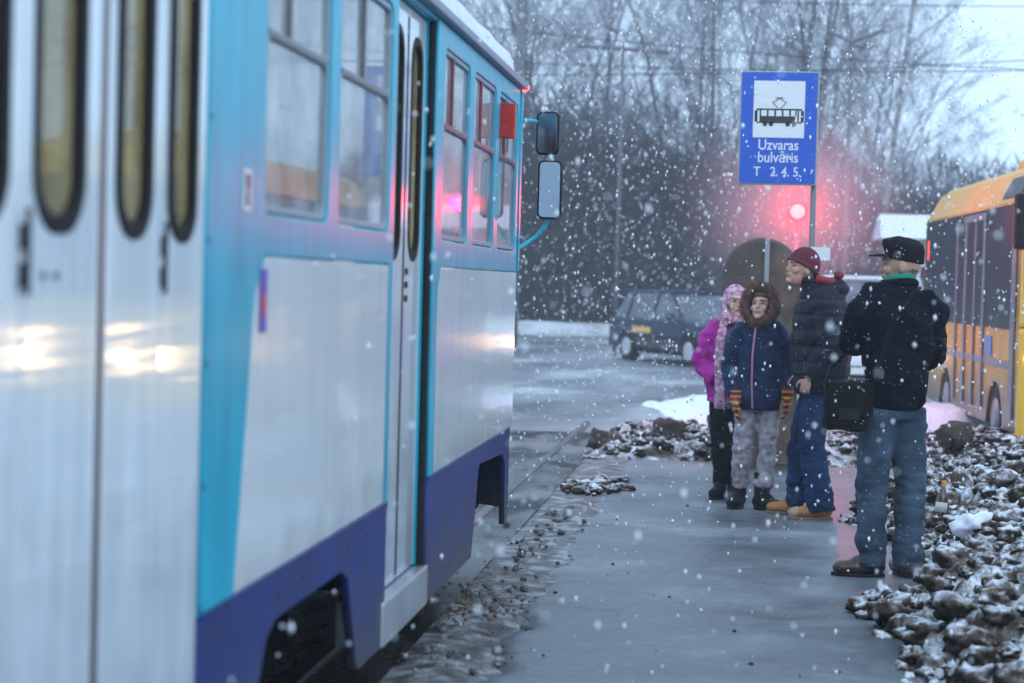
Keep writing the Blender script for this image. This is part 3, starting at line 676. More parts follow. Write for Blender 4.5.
# door with two grey leaves and pillars
for (a, b) in ((1.75, 1.87), (2.28, 2.36), (2.84, 2.96), (0.16, .34), (3.42, 3.50)):
    MB().box(-.022, -.004, a, b, .42, 2.30, .004).obj('pillar', M['bus_grey'], bus)
for (a, b) in ((1.9, 2.26), (2.38, 2.82)): MB().box(-.016, -.006, a, b, 1.3, 2.28).obj('door_glass', M['busglass'], bus)
MB().box(-.03, -.005, 1.72, 3.0, 2.26, 2.33, .004).obj('door_header', M['bus_grey'], bus)
MB().box(-.012, -.002, .40, 5.7, .86, .93).obj('belt_rail', M['bus_grey'], bus)
MB().box(-.012, -.003, 1.30, 1.62, .95, 1.14).obj('blue_sticker', mat('bus_sticker', (.10, .25, .6), .5), bus)
plate('side_display', rrect(.25, 1.15, 2.43, 2.63, .03), [], .02, lambda u, v, w: Vector((.0+w+(v-2.38)*.5, u, v)), M['busglass'], bus, .004)
MB().box(-.01, .04, 5.6, 5.66, 1.9, 2.15, .01).obj('tail_lamp', M['redlens'], bus)
mb = MB(); vs = []; nn = 9
for yv, s in ((.0, .6), (.15, 1), (BL-.35, 1), (BL-.12, .55)):
    for i in range(nn):
        a = math.pi*i/(nn-1); vs.append((1.06-.90*math.cos(a), yv, 2.67+.12*s*math.sin(a)**.6))
mb.add(vs, [(i*nn+j, i*nn+j+1, (i+1)*nn+j+1, (i+1)*nn+j) for i in range(3) for j in range(nn-1)]); mb.obj('roof', M['bus_roof'], bus, True)
MB().box(.35, 1.7, .35, 2.2, 2.75, 2.87, .04).obj('roof_unit', M['bus_roof'], bus)
MB().box(.04, 2.08, .12, BL-.04, .42, 2.38).obj('inner_body', M['underside'], bus)
fr = MB().box(.0, 2.12, -.06, .10, .23, 1.25, .05).obj('front_panel', M['bus_y'], bus)
MB().box(.0, .12, -.05, .14, 1.25, 2.42, .04).box(2.0, 2.12, -.05, .14, 1.25, 2.42, .04).obj('front_pillar', M['bus_y'], bus)
MB().box(.121, 1.999, -.02, .08, 1.25, 2.42, .01).obj('windscreen', M['busglass'], bus)
MB().box(.12, 2.0, -.05, .14, 2.42, 2.72, .05).obj('front_header', M['bus_y'], bus)
MB().box(-.13, .08, -.35, -.22, 1.93, 2.42, .04).obj('wing_mirror', M['rubber'], bus)
MB().tube([(.05, -.28, 2.34), (.06, -.2, 2.46), (.1, -.03, 2.5)], .02, 8).obj('mirror_arm', M['rubber'], bus)
M['head'] = mat('headlamp_lit', (1, .9, .7), emis=(1, .50, .20), est=12)
for x in (.34, 1.78):
    hl = MB().ell((x, -.065, .72), (.085, .03, .085), 18, 10).obj('headlight', M['head'], bus, True)
    l = bpy.data.lights.new('beam', 'SPOT'); l.energy = 14; l.color = (1, .66, .32); l.spot_size = R(120); l.spot_blend = .8; l.shadow_soft_size = .08
    lo = bpy.data.objects.new('beam', l); C.objects.link(lo); lo.parent = bus; lo.location = (x, -.13, .72); lo.rotation_euler = (R(82), 0, R(180))
MB().ell((.10, -.055, .98), (.06, .03, .05), 12, 8).obj('indicator', mat('indicator_amber', (1, .4, .05), emis=(1, .28, .03), est=25), bus, True)

# ------------------------------------------------------------------ cars
def car(name, loc, yaw, paint, label, cat, H=1.42, L=4.1, Wd=1.66, wb=2.5, van=False, lit=False):
    e = empty(name, loc, yaw, label=label, cat=cat)       # local: +X forward
    r = .30; f = -L/2+.78; g = f+wb
    def notch(c): return [(c+.36*math.cos(a), .28+.36*math.sin(a)) for a in [math.pi*(1-i/10) for i in range(11)]]
    bl = .88 if not van else 1.0
    prof = [(-L/2+.03, .26)]+notch(f)+notch(g)+[(L/2-.06, .26), (L/2, .42), (L/2-.01, .62), (L/2-.12, .76), (g-.28, bl+.02), (-L/2+.02, bl+.02), (-L/2-.01, .55)]
    plate('body', prof, [], Wd, lambda u, v, w: Vector((u, w, v)), paint, e, .05)
    hb = H-.02; cf = g-.32; 
    low = [(-L/2+.04, -Wd/2+.06), (cf, -Wd/2+.06), (cf, Wd/2-.06), (-L/2+.04, Wd/2-.06)]
    top = [(-L/2+.42, -Wd/2+.22), (cf-.72, -Wd/2+.22), (cf-.72, Wd/2-.22), (-L/2+.42, Wd/2-.22)]
    zl = bl+.0; mb = MB(); mb.add([(x, y, zl) for x, y in low]+[(x, y, hb) for x, y in top], [(0, 1, 5, 4), (1, 2, 6, 5), (2, 3, 7, 6), (3, 0, 4, 7)])
    mb.obj('window_glass', M['carglass'], e)
    mb = MB(); mb.box(-L/2+.34, cf-.66, -Wd/2+.2, Wd/2-.2, hb-.03, H+.02, .03); mb.obj('roof', paint, e)
    mb = MB()
    def lerp(a, b, t): return tuple(p+(q-p)*t for p, q in zip(a, b))
    for s in (0, 1):
        for t in (0, .22, .58, 1):
            A = lerp((*low[0], zl), (*low[1], zl), t) if s == 0 else lerp((*low[3], zl), (*low[2], zl), t)
            tt = 0 if t == 0 else (1 if t == 1 else (t*(low[1][0]-low[0][0])+low[0][0]-top[0][0])/(top[1][0]-top[0][0])+.02)
            B = lerp((*top[0], hb), (*top[1], hb), min(1, max(0, tt))) if s == 0 else lerp((*top[3], hb), (*top[2], hb), min(1, max(0, tt)))
            mb.tube([A, B], .035, 6)
    mb.obj('window_pillar', paint, e)
    for x in (f, g):
        for s in (-1, 1):
            w = MB().tube([(x, s*(Wd/2-.2), r), (x, s*(Wd/2-.01), r)], r, 22).obj('wheel', M['rubber'], e)
            MB().tube([(x, s*(Wd/2-.02), r), (x, s*(Wd/2+.0), r)], .18, 16).obj('rim', M['alu'], w)
    for s in (-1, 1):
        MB().box(-L/2-.03, -L/2+.08, s*(Wd/2-.16)-.12, s*(Wd/2-.16)+.12, .68, .86, .02).obj('tail_lamp', M['tail'], e)
        MB().box(L/2-.10, L/2+.01, s*(Wd/2-.25)-.16, s*(Wd/2-.25)+.16, .58, .72, .02).obj('headlight', M['head2'] if not lit else M['head'], e)
        MB().box(cf-.35, cf-.25, s*(Wd/2+.05)-.07, s*(Wd/2+.05)+.07, bl, bl+.13, .02).obj('wing_mirror', paint, e)
        MB().box(-L/2+.9, g-.4, s*(Wd/2+.004)-.012, s*(Wd/2+.004)+.012, .5, .56, .005).obj('door_moulding', M['rubber'], e)
        for xx in (-.15, .85): MB().box(xx, xx+.14, s*(Wd/2+.006)-.012, s*(Wd/2+.006)+.012, .76, .79, .004).obj('door_handle', M['black'], e)
    MB().box(L/2-.12, L/2+.05, -Wd/2+.02, Wd/2-.02, .28, .46, .04).obj('bumper', M['rubber'], e)
    MB().box(-L/2-.06, -L/2+.12, -Wd/2+.02, Wd/2-.02, .3, .48, .04).obj('bumper', M['rubber'], e); MB().box(L/2+.05, L/2+.06, -.26, .26, .34, .44).obj('number_plate', M['signwhite'], e)
    MB().box(-L/2+.2, L/2-.2, -Wd/2+.25, Wd/2-.25, .18, .3).obj('underside', M['underside'], e)
    MB().box(-.9, -.3, -.6, .6, .75, 1.12, .05).box(.15, .3, -.6, .6, .7, 1.15, .05).obj('seats', M['seat2'], e)
    return e
M['tail'] = mat('tail_lens', (.5, .03, .03), .3, emis=(1, .05, .05), est=.6); M['head2'] = mat('headlamp_off', (.5, .55, .6), .15)
M['navycar'] = mat('navy_paint', (.010, .018, .06), .4, spec=.3, var=.2, vscale=3, dirt=((.04, .04, .045), .3, .8))
M['whitecar'] = mat('white_paint', (.68, .72, .76), .35, coat=.3)
M['amber'] = mat('amber_patch', (.75, .45, .12), .4)
c1 = car('blue_hatchback', (-.95, 38.3, -.04), R(-58), M['navycar'], 'dark blue hatchback crossing the slushy street behind the girls', 'car', H=1.44)
MB().box(-1.0, -.25, -.852, -.842, .60, .72).obj('side_patch', M['amber'], c1)  # flat amber patch on the side of the car
c2 = car('white_van', (1.95, 30.5, -.04), R(-100), M['whitecar'], 'white van with lit lamps behind the two men', 'van', H=1.78, L=4.4, Wd=1.76, van=True, lit=True)

# ------------------------------------------------------------------ low house, poles, wires
M['plaster'] = mat('house_plaster', (.30, .27, .25), .8, var=.15); 
hs = empty('low_house', (7.3, 54.2, 0), 0, label='low house with a snow covered roof far behind the older man', cat='house')
MB().box(-3.2, 3.2, 0, 4, -.1, 3.0).obj('wall', M['plaster'], hs)
MB().add([(-3.5, -.3, 3.0), (3.5, -.3, 3.0), (3.5, 4.3, 3.0), (-3.5, 4.3, 3.0), (-3.4, 2, 3.75), (3.4, 2, 3.75)], [(0, 1, 5, 4), (1, 2, 5), (2, 3, 4, 5), (3, 0, 4), (0, 3, 2, 1)]).obj('roof', M['roofsnow'], hs)
for x in (-2, 0, 2): w = MB().box(x-.45, x+.45, -.05, 0.02, 1.2, 2.3).obj('window', M['sticker_w'], hs); MB().box(x-.38, x+.38, -.06, -.051, 1.27, 2.23).obj('pane', M['busglass'], w)
M['concrete'] = mat('pole_concrete', (.13, .135, .15), .8, var=.2)
def upole(loc, h, r, label, arm=None, name='utility_pole'):
    e = empty(name, loc, 0, label=label, cat='pole')
    MB().tube([(0, 0, -.1), (0, 0, h)], [r, r*.7], 12).obj('shaft', M['concrete'], e, True)
    if arm:
        for (a, b) in arm: MB().tube([a, b], .04, 8).obj('crossarm', M['concrete'], e, True)
    return e
upole((-5.42, 45, 0), 11, .14, 'concrete pole rising behind the tram front')
upole((2.35, 45, 0), 7.6, .06, 'pole with a sagging crossarm above the yellow bus', [((-.55, -.1, 7.5), (0, -.1, 7.28)), ((0, -.1, 7.28), (.75, -.1, 7.55)), ((0, -.05, 7.2), (.45, -.05, 7.15))])
upole((-2.7, 41, 0), 6.7, .045, 'thin pole with a long crossarm between tram and stop sign', [((-1.05, -.1, 6.62), (1.0, -.1, 6.5)), ((-.35, -.1, 7.05), (-.1, -.1, 6.9))])
for i, (a, b, lab) in enumerate([((-14, 46, 7.2), (16, 44, 7.0), 'lowest overhead wire crossing above the yellow bus'), ((-14, 48, 9.4), (16, 43, 8.1), 'topmost overhead wire running across the sky'),
                  ((-14, 47, 8.6), (16, 43, 6.3), 'middle overhead wire sloping down towards the yellow bus'), ((-14, 45, 6.4), (16, 46, 7.9), 'overhead wire rising to the right behind the stop sign')]):
    pts = [tuple(a[k]+(b[k]-a[k])*t/16 - (.5*math.sin(math.pi*t/16) if k == 2 else 0) for k in range(3)) for t in range(17)]
    MB().tube(pts, .012, 5).obj('overhead_wire', M['rubber'], smooth=True, label=lab, cat='wire')

# ------------------------------------------------------------------ bare trees and thicket
M['bark'] = mat('bark', (.06, .058, .068), .9, var=.3); M['birch'] = mat('birch_bark', (.38, .38, .38), .8, col2=(.08, .075, .07), vscale=3, stretch=(1, 1, 4))
M['twig'] = mat('twigs', (.032, .032, .04), .9); M['branch'] = mat('hazed_branches', (.115, .12, .145), .9); M['twigpale'] = mat('pale_twigs', (.09, .095, .12), .9)  # branch colour lightened to blue-grey, distance haze painted in; pale twigs lighter grey
def tree_mesh(seed, H, r0, spread, levels=4, droop=0):
    rd = random.Random(seed); tr = MB(); cr = MB()
    def branch(p, d, L, r, lev):
        segs = 4 if lev < 2 else 3; pts = [p]; rs = [r]; q = p.copy(); dd = d.copy()
        for i in range(segs):
            dd = (dd + Vector((rd.uniform(-1, 1), rd.uniform(-1, 1), rd.uniform(-.6, .9)-droop*(lev > 2)))*.16).normalized(); q = q+dd*L/segs
            pts.append(q.copy()); rs.append(r*(1-.75*(i+1)/segs))
        (tr if lev == 0 else cr).tube(pts, rs, 7 if lev == 0 else 3, cap=False)
        if lev >= levels: return
        nb = [15, 7, 7, 6][lev] if lev < 4 else 3
        for i in range(nb):
            t = rd.uniform(.22, 1) if lev else rd.uniform(.18, 1); k = min(segs-1, int(t*segs)); fr = t*segs-k
            o = pts[k].lerp(pts[k+1], fr); ax = Vector((rd.gauss(0, 1), rd.gauss(0, 1), rd.gauss(0, .4)))
            nd = (dd*rd.uniform(.7, 1.2)+ax.normalized()*spread).normalized(); nd.z = nd.z*.8+.15
            branch(o, nd.normalized(), L*rd.uniform(.35, .6)*(1.1-.45*t), max(.004, rs[k]*.36), lev+1)
    branch(Vector((0, 0, -.2)), Vector((0, 0, 1)), H, r0*.6, 0)
    return tr.mesh('trunk'), cr.mesh('crown')
protos = [tree_mesh(1, 13, .19, .8), tree_mesh(2, 15, .16, .6), tree_mesh(3, 11, .17, .95), tree_mesh(5, 16, .20, .7), tree_mesh(8, 9, .12, .9)]
G = 'bare trees beyond the crossing'
spots = []
rd = random.Random(21)
for (x, y, k, s) in [(-5.6, 62, 0, 1), (3.9, 58, 3, 1.0), (5.2, 62, 1, 1.0)]: spots.append((x, y, k, s))
for i in range(44):
    y = rd.uniform(63, 96); u = rd.uniform(-.21, .135); x = u*y
    s = rd.uniform(.75, 1.15)*(1 if u < .06 else .72 if u < .09 else .5)
    spots.append((x, y, rd.randrange(5), s))
labs = {0: ('broad leafless tree spreading behind the thin crossarm pole', M['bark']), 1: ('pale birch trunk rising right behind the stop sign', M['birch']), 2: ('slim pale birch leaning over the low snowy house', M['birch'])}
for i, (x, y, k, s) in enumerate(spots):
    lb, bk = labs.get(i, ('leafless grey tree in the blurred wood beyond the crossing', M['bark']))
    e = empty('bare_tree', (x, y, 0), rd.uniform(0, 6.28), label=lb, cat='tree', group=None if i in labs else G); e.scale = (s, s, s)
    tm, cm = protos[k]
    if bk is M['birch']: tm = tm.copy()
    a = bpy.data.objects.new('trunk', tm); b = bpy.data.objects.new('crown', cm)
    for o, m in ((a, bk), (b, M['branch'])):
        C.objects.link(o); o.parent = e
        if not o.data.materials: o.data.materials.append(m)
    a.data.materials[0] = bk
def thicket(name, y0, y1, hf, n, m, label, u0=-.24, u1=.18, seed=3, w=.02):
    rd = random.Random(seed); mb = MB(); vs = []; fs = []
    for i in range(n):
        y = rd.uniform(y0, y1); x = rd.uniform(u0, u1)*y; h = hf(x, y)
        z = h*rd.random()**.8; L = rd.uniform(.35, 1.0); d = Vector((rd.gauss(0, .45), rd.gauss(0, .45), rd.uniform(.3, 1))).normalized()*L
        ww = w*rd.uniform(.5, 1.6); a = rd.uniform(0, math.pi); s = Vector((math.cos(a), math.sin(a), rd.uniform(-.4, .4)))*ww; p = Vector((x, y, z)); k = len(vs)
        mid = p+d*.5+Vector((rd.gauss(0, .06), rd.gauss(0, .06), 0))
        vs += [p-s, p+s, mid+s*.7, mid-s*.7, p+d]; fs += [(k, k+1, k+2, k+3), (k+3, k+2, k+4)]
    mb.add(vs, fs); me = mb.mesh(name)
    return link(name, me, m, label=label, cat='thicket', kind='stuff')
hf1 = lambda x, y: (5.8+.9*fbm(x*.25, y*.1)+.7*fbm(x*1.1, 0)) * interp([(-16, .75), (-11, 1.05), (-6, 1.05), (-2, .92), (1, .80), (4, .72), (12, .7)], x)
thicket('thicket', 57.5, 66, hf1, 60000, M['twig'], 'dense dark leafless thicket filling the far side of the crossing', w=.035)
thicket('thicket', 66, 84, lambda x, y: hf1(x, y)*1.45, 26000, M['twigpale'], 'paler brushwood rising behind the dark thicket', seed=9, w=.03)
thicket('hedge', 57.3, 59, lambda x, y: 2.6+.3*fbm(x, y), 26000, mat('hedge_dark', (.03, .038, .035), .9), 'low dark evergreen undergrowth at the foot of the thicket', seed=12, w=.04, u1=.0)

# ------------------------------------------------------------------ people
def remesh(mb, voxel, disp=None, smooth=4):
    me = mb.mesh('b'); o = bpy.data.objects.new('b', me); C.objects.link(o)
    r = o.modifiers.new('r', 'REMESH'); r.mode = 'VOXEL'; r.voxel_size = voxel; r.use_smooth_shade = True
    s = o.modifiers.new('s', 'SMOOTH'); s.iterations = smooth; s.factor = .6
    out = eval_mesh(o); bpy.data.objects.remove(o)
    if disp:
        ns = [v.normal.copy() for v in out.vertices]
        for v, n in zip(out.vertices, ns): v.co += n*disp(v.co, n)
    for p in out.polygons: p.use_smooth = True
    return out
def frame(fwd):
    f = Vector((fwd[0], fwd[1], 0)).normalized(); return f, Vector((f.y, -f.x, 0)), Vector((0, 0, 1))   # forward, right, up
def head_parts(mb, c, fwd, pitch=0, s=1.0):
    f, r, u = frame(fwd); Rm = Matrix.Rotation(-pitch, 3, r); f2 = Rm @ f; u2 = Rm @ u
    B = Matrix((r, f2, u2)).transposed()
    c = Vector(c)
    def E(o, rad, sg=14): mb.ell(c+B@(Vector(o)*s), tuple(q*s for q in rad), sg, 10, B)
    E((0, -.012, .018), (.074, .094, .095), 20); E((0, .022, -.055), (.054, .062, .06), 16); E((0, .062, -.088), (.026, .026, .02))
    E((0, .089, -.018), (.012, .016, .018)); E((0, .084, .010), (.009, .013, .028)); E((0, .080, .036), (.05, .014, .010))
    E((0, .078, -.052), (.024, .016, .010)); E((.04, .058, -.02), (.022, .02, .022)); E((-.04, .058, -.02), (.022, .02, .022))
    for q in (-1, 1): E((q*.075, -.01, -.005), (.009, .018, .030)); 
    return c, B
def hand(mb, wr, dirv, palmn, s=1.0, curl=.5, side=1):
    wr = Vector(wr); d = Vector(dirv).normalized(); n = Vector(palmn); n = (n-d*n.dot(d)).normalized(); w = d.cross(n)*side
    for k in range(4):
        o = (k-1.5)*.0195*s; L = [.068, .078, .073, .057][k]*s
        base = wr+d*.085*s+w*o; r = .0088*s
        p1 = base+(d*math.cos(curl*.6)+n*math.sin(curl*.6))*L*.45; p2 = p1+(d*math.cos(curl*1.5)+n*math.sin(curl*1.5))*L*.33; p3 = p2+(d*math.cos(curl*2.2)+n*math.sin(curl*2.2))*L*.25
        mb.tube([wr+d*.03*s+w*o*.8, base, p1, p2, p3], [r*1.25, r*1.15, r, r*.92, r*.75], 8)
    B = Matrix((w, d, n)).transposed(); mb.ell(wr+d*.048*s, (.041*s, .050*s, .017*s), 14, 8, B)
    t0 = wr+d*.022*s+w*-.03*s; t1 = t0+(d*.6-w*.8).normalized()*.035*s+n*.008; t2 = t1+(d*.9-w*.3+n*.3).normalized()*.030*s; t3 = t2+(d*.95+n*.4).normalized()*.022*s
    mb.tube([t0, t1, t2, t3], [.014*s, .012*s, .0105*s, .008*s], 8)
def skinmesh(name, mb, voxel, parent, skin, hc, B, hs=1.0):
    me = remesh(mb, voxel, smooth=3); o = link(name, me, skin, parent)
    me.materials.append(M['eye']); me.materials.append(M['lip']); me.materials.append(M['brow'])
    Bi = B.transposed()
    for p in me.polygons:
        q = (Bi @ (Vector(p.center)-hc))/hs
        if q.y > .05 and abs(q.x) < .06:
            if abs(abs(q.x)-.031) < .011 and abs(q.z-.012) < .005: p.material_index = 1
            elif abs(q.x) < .024 and abs(q.z+.052) < .007: p.material_index = 2
            elif abs(abs(q.x)-.031) < .018 and abs(q.z-.035) < .005: p.material_index = 3
    return o
M['skin'] = mat('skin', (.50, .27, .20), .5, var=.1, vscale=30); M['skin2'] = mat('skin_young', (.58, .34, .27), .5, var=.08, vscale=30)
M['eye'] = mat('eye_dark', (.03, .02, .02), .2); M['lip'] = mat('lip', (.34, .13, .11), .5); M['brow'] = mat('brow', (.32, .18, .12), .8)
M['jk_black'] = mat('black_jacket_cloth', (.006, .007, .014), .85, spec=.06, var=.3, vscale=18, bump=.5, bscale=60, specks=.03)
M['jk_puff'] = mat('dark_quilted_nylon', (.012, .011, .022), .55, spec=.15, var=.2, vscale=12, bump=.2, bscale=40, specks=.03)
M['jk_navy'] = mat('navy_coat_nylon', (.010, .024, .070), .6, spec=.18, var=.2, vscale=12, bump=.25, bscale=40, specks=.03)
M['jk_pink'] = mat('magenta_coat', (.40, .02, .28), .6, spec=.2, var=.15, vscale=10, bump=.3, bscale=40, specks=.02)
M['jeans'] = mat('washed_jeans', (.058, .088, .128), .9, spec=.1, var=.4, vscale=5, bump=.4, bscale=120, specks=.02)
M['jeans2'] = mat('blue_jeans', (.009, .018, .055), .9, spec=.1, col2=(.02, .042, .105), vscale=4, bump=.4, bscale=120, specks=.02)
M['snowpants'] = mat('patterned_snow_trousers', (.42, .39, .42), .8, col2=(.20, .17, .20), vscale=22, bump=.3, specks=.03)
M['blacktr'] = mat('black_trousers', (.008, .008, .010), .9, spec=.06, specks=.02)
M['shoe'] = mat('brown_shoe', (.045, .022, .016), .35, var=.3); M['boot_tan'] = mat('tan_boot', (.36, .16, .05), .6, var=.2, vscale=14); M['boot_blk'] = mat('black_boot', (.008, .008, .010), .6, spec=.15, specks=.03)
M['sole'] = mat('sole', (.16, .12, .09), .7); M['capcloth'] = mat('dark_cap', (.014, .012, .014), .85, spec=.08, specks=.03, bump=.3)
M['green'] = mat('green_scarf', (.01, .26, .15), .85, bump=.5, bscale=80); M['maroon'] = mat('maroon_knit', (.16, .02, .04), .9, bump=.7, bscale=70, var=.3)
M['hoodred'] = mat('hood_lining_red', (.25, .02, .04), .8, var=.3); M['fur'] = mat('brown_fur', (.17, .085, .055), .9, var=.4, vscale=30)
M['knit'] = mat('pink_white_knit', (.62, .50, .58), .9, col2=(.42, .05, .18), vscale=38, bump=.6, bscale=70)
M['zip'] = mat('pink_zip', (.45, .20, .30), .6); M['hair'] = mat('brown_hair', (.09, .05, .03), .6); M['hairg'] = mat('grey_brown_hair', (.12, .09, .07), .7)
def glove_mat():
    m = bpy.data.materials.new('striped_knit_glove'); m.use_nodes = True; nt = m.node_tree; b = nt.nodes['Principled BSDF']; b.inputs['Roughness'].default_value = .9
    tc = nt.nodes.new('ShaderNodeTexCoord'); sp = nt.nodes.new('ShaderNodeSeparateXYZ'); nt.links.new(tc.outputs['Object'], sp.inputs[0])
    a = nt.nodes.new('ShaderNodeMath'); a.operation = 'MULTIPLY'; a.inputs[1].default_value = 24; nt.links.new(sp.outputs[2], a.inputs[0])
    fr = nt.nodes.new('ShaderNodeMath'); fr.operation = 'FRACT'; nt.links.new(a.outputs[0], fr.inputs[0])
    rp = nt.nodes.new('ShaderNodeValToRGB'); rp.color_ramp.interpolation = 'CONSTANT'; e = rp.color_ramp.elements; e[0].color = (.20, .01, .03, 1); e[1].position = .6; e[1].color = (.55, .30, .03, 1)
    nt.links.new(fr.outputs[0], rp.inputs[0]); nt.links.new(rp.outputs[0], b.inputs['Base Color']); return m
M['glove'] = glove_mat()

def folds(amp, fx=6, fz=9, seed=0):
    return lambda c, n: amp*(fbm(c.x*fx+seed, c.y*fx, c.z*fz, 3)) 
def jeansfold(amp, seed=0):    # creases gather at knee and hem
    return lambda c, n: amp*.5*(fbm(c.x*5+seed, c.y*5, c.z*13, 4))*(.6+1.4*math.exp(-((c.z-.46)/.1)**2)+1.8*math.exp(-((c.z-.14)/.09)**2)+.8*math.exp(-((c.z-.85)/.1)**2))
def shoe(p, name, ankle, dirv, L, m, hgt=.10, top=.10, w=.048, sole=True):
    a = Vector((ankle[0], ankle[1], 0)); d = Vector((dirv[0], dirv[1], 0)).normalized(); s = Vector((d.y, -d.x, 0)); B = Matrix((s, d, Vector((0, 0, 1)))).transposed()
    mb = MB()
    mb.ell(a+d*(-.02)+Vector((0, 0, .055)), (w*.82, .06, .052), 14, 10, B); mb.ell(a+d*(L*.30)+Vector((0, 0, .048)), (w, L*.36, .042), 16, 10, B)
    mb.ell(a+d*(L*.52)+Vector((0, 0, .045)), (w*.95, L*.20, .038), 16, 10, B); mb.ell(a+d*(L*.15)+Vector((0, 0, .075)), (w*.8, L*.25, .045), 14, 10, B)
    mb.tube([a+Vector((0, 0, .05)), a+Vector((0, 0, hgt+.04)), a+Vector((0, 0, top+.04))], [w, w*1.05, w*1.08], 14)
    me = remesh(mb, .008, smooth=3)
    for v in me.vertices: v.co.z = max(v.co.z, .012)
    o = link(name, me, m, p)
    if sole:
        pts = []
        for k in range(24):
            t = 2*math.pi*k/24; yv = L*.235+math.cos(t)*(L*.5); xv = math.sin(t)*w*(1.02 if math.cos(t) > -.2 else .86); pts.append((xv, yv))
        plate('sole', pts, [], .02, lambda u, v, q: a+s*u+d*v+Vector((0, 0, .010+q)), M['sole'] if m is M['boot_tan'] else M['rubber'], o, .003)
    return o

def person(loc, label, J, skin, hs=1.0):
    p = empty('person', loc, 0, label=label, cat='person')
    mb = MB(); V = lambda k: Vector(J[k])
    yaw = J['yaw']; k = J.get('k', 1.0)     # torso ellipse yaw
    mb.loft([((*V('pelvis').xy, V('pelvis').z-.08), .13*k, .09*k, yaw), (V('pelvis'), .145*k, .10*k, yaw), (V('pelvis').lerp(V('chest'), .5), .12*k, .09*k, yaw), (V('chest'), .15*k, .105*k, yaw), (V('neck'), .055*k, .055*k, yaw)])
    hc, B = head_parts(mb, J['head'], J['look'], J.get('pitch', 0), hs)
    mb.tube([V('chest'), V('neck'), V('head')+Vector((0, 0, -.04))], [.07*k, .052*k, .05*k], 14)
    for s in 'LR':
        mb.tube([V('sh'+s), V('sh'+s).lerp(V('el'+s), .5), V('el'+s), V('el'+s).lerp(V('wr'+s), .4), V('wr'+s)], [.052*k, .045*k, .038*k, .036*k, .024*k], 12)
        mb.tube([V('chest')+Vector((0, 0, .08)), V('sh'+s)], [.07*k, .052*k], 12)
        mb.tube([V('hip'+s), V('hip'+s).lerp(V('kn'+s), .5), V('kn'+s), V('kn'+s).lerp(V('an'+s), .35), V('an'+s)], [.085*k, .068*k, .05*k, .052*k, .034*k], 12)
        mb.tube([V('pelvis'), V('hip'+s)], [.09*k, .085*k], 12)
        d = Vector((*J['ft'+s], 0)).normalized(); a = V('an'+s); mb.tube([Vector((a.x, a.y, .05))-d*.03, Vector((a.x, a.y, .045))+d*.08, Vector((a.x, a.y, .035))+d*.15], [.03*k, .032*k, .022*k], 10)
        hd, pn, cu = J['hd'+s]; hand(mb, J['wr'+s], hd, pn, .88*k, cu, 1 if s == 'L' else -1)
    skinmesh('body', mb, .0055, p, skin, hc, B, hs)
    return p, hc, B
def jacket(p, J, rings, armr, m, voxel=.009, disp=None, name='jacket', extra=None, cuffs=.04):
    mb = MB(); yaw = J['yaw']
    mb.loft([((x, y, z), rx, ry, yaw) for (x, y, z, rx, ry) in rings])
    for s in 'LR':
        sh, el, wr = Vector(J['sh'+s]), Vector(J['el'+s]), Vector(J['wr'+s]); ch = Vector(J['chest'])+Vector((0, 0, .1))
        n = 9; pts = [ch, sh]; rs = [armr[0], armr[0]]
        for i in range(1, n): pts.append(sh.lerp(el, i/n)); rs.append(armr[0]+(armr[1]-armr[0])*i/n)
        pts.append(el); rs.append(armr[1])
        e2 = wr+(el-wr).normalized()*.01
        for i in range(1, n+1): pts.append(el.lerp(e2, i/n)); rs.append(armr[1]+(armr[2]-armr[1])*i/n)
        if disp == 'puff':
            rs = [r*(1+.10*(1 if i % 3 == 1 else -.6 if i % 3 == 0 else .3)) for i, r in enumerate(rs)]
        mb.tube(pts, rs, 16)
    if extra: extra(mb)
    dfn = (lambda c, n: .014*(abs(math.sin(c.z*math.pi/.105))**.6-.6)+.008*fbm(c.x*9, c.y*9, c.z*9, 3)) if disp == 'puff' else (disp or folds(.016, 5, 7))
    return link(name, remesh(mb, voxel, dfn), m, p)
def trousers(p, J, waist, radii, m, disp=None, name='trousers', hem=.06):
    mb = MB(); P_ = Vector(J['pelvis']); yaw = J['yaw']
    mb.loft([((P_.x, P_.y, P_.z-.10), waist[0], waist[1], yaw), ((P_.x, P_.y, P_.z), waist[0], waist[1], yaw), ((P_.x, P_.y, P_.z+.10), waist[0]*.92, waist[1]*.92, yaw)])
    for s in 'LR':
        h, kn, an = Vector(J['hip'+s]), Vector(J['kn'+s]), Vector(J['an'+s]); an2 = Vector((an.x, an.y, hem)); up_ = h+Vector((0, 0, .03))
        mb.tube([up_, h.lerp(kn, .3), h.lerp(kn, .7), kn, kn.lerp(an, .4), kn.lerp(an, .8), an2], [radii[0], radii[0]*.98, radii[0]*.86+radii[1]*.06, radii[1], radii[1]*.98, radii[2]*.96, radii[2]], 18)
    return link(name, remesh(mb, .009, disp or jeansfold(.016)), m, p)

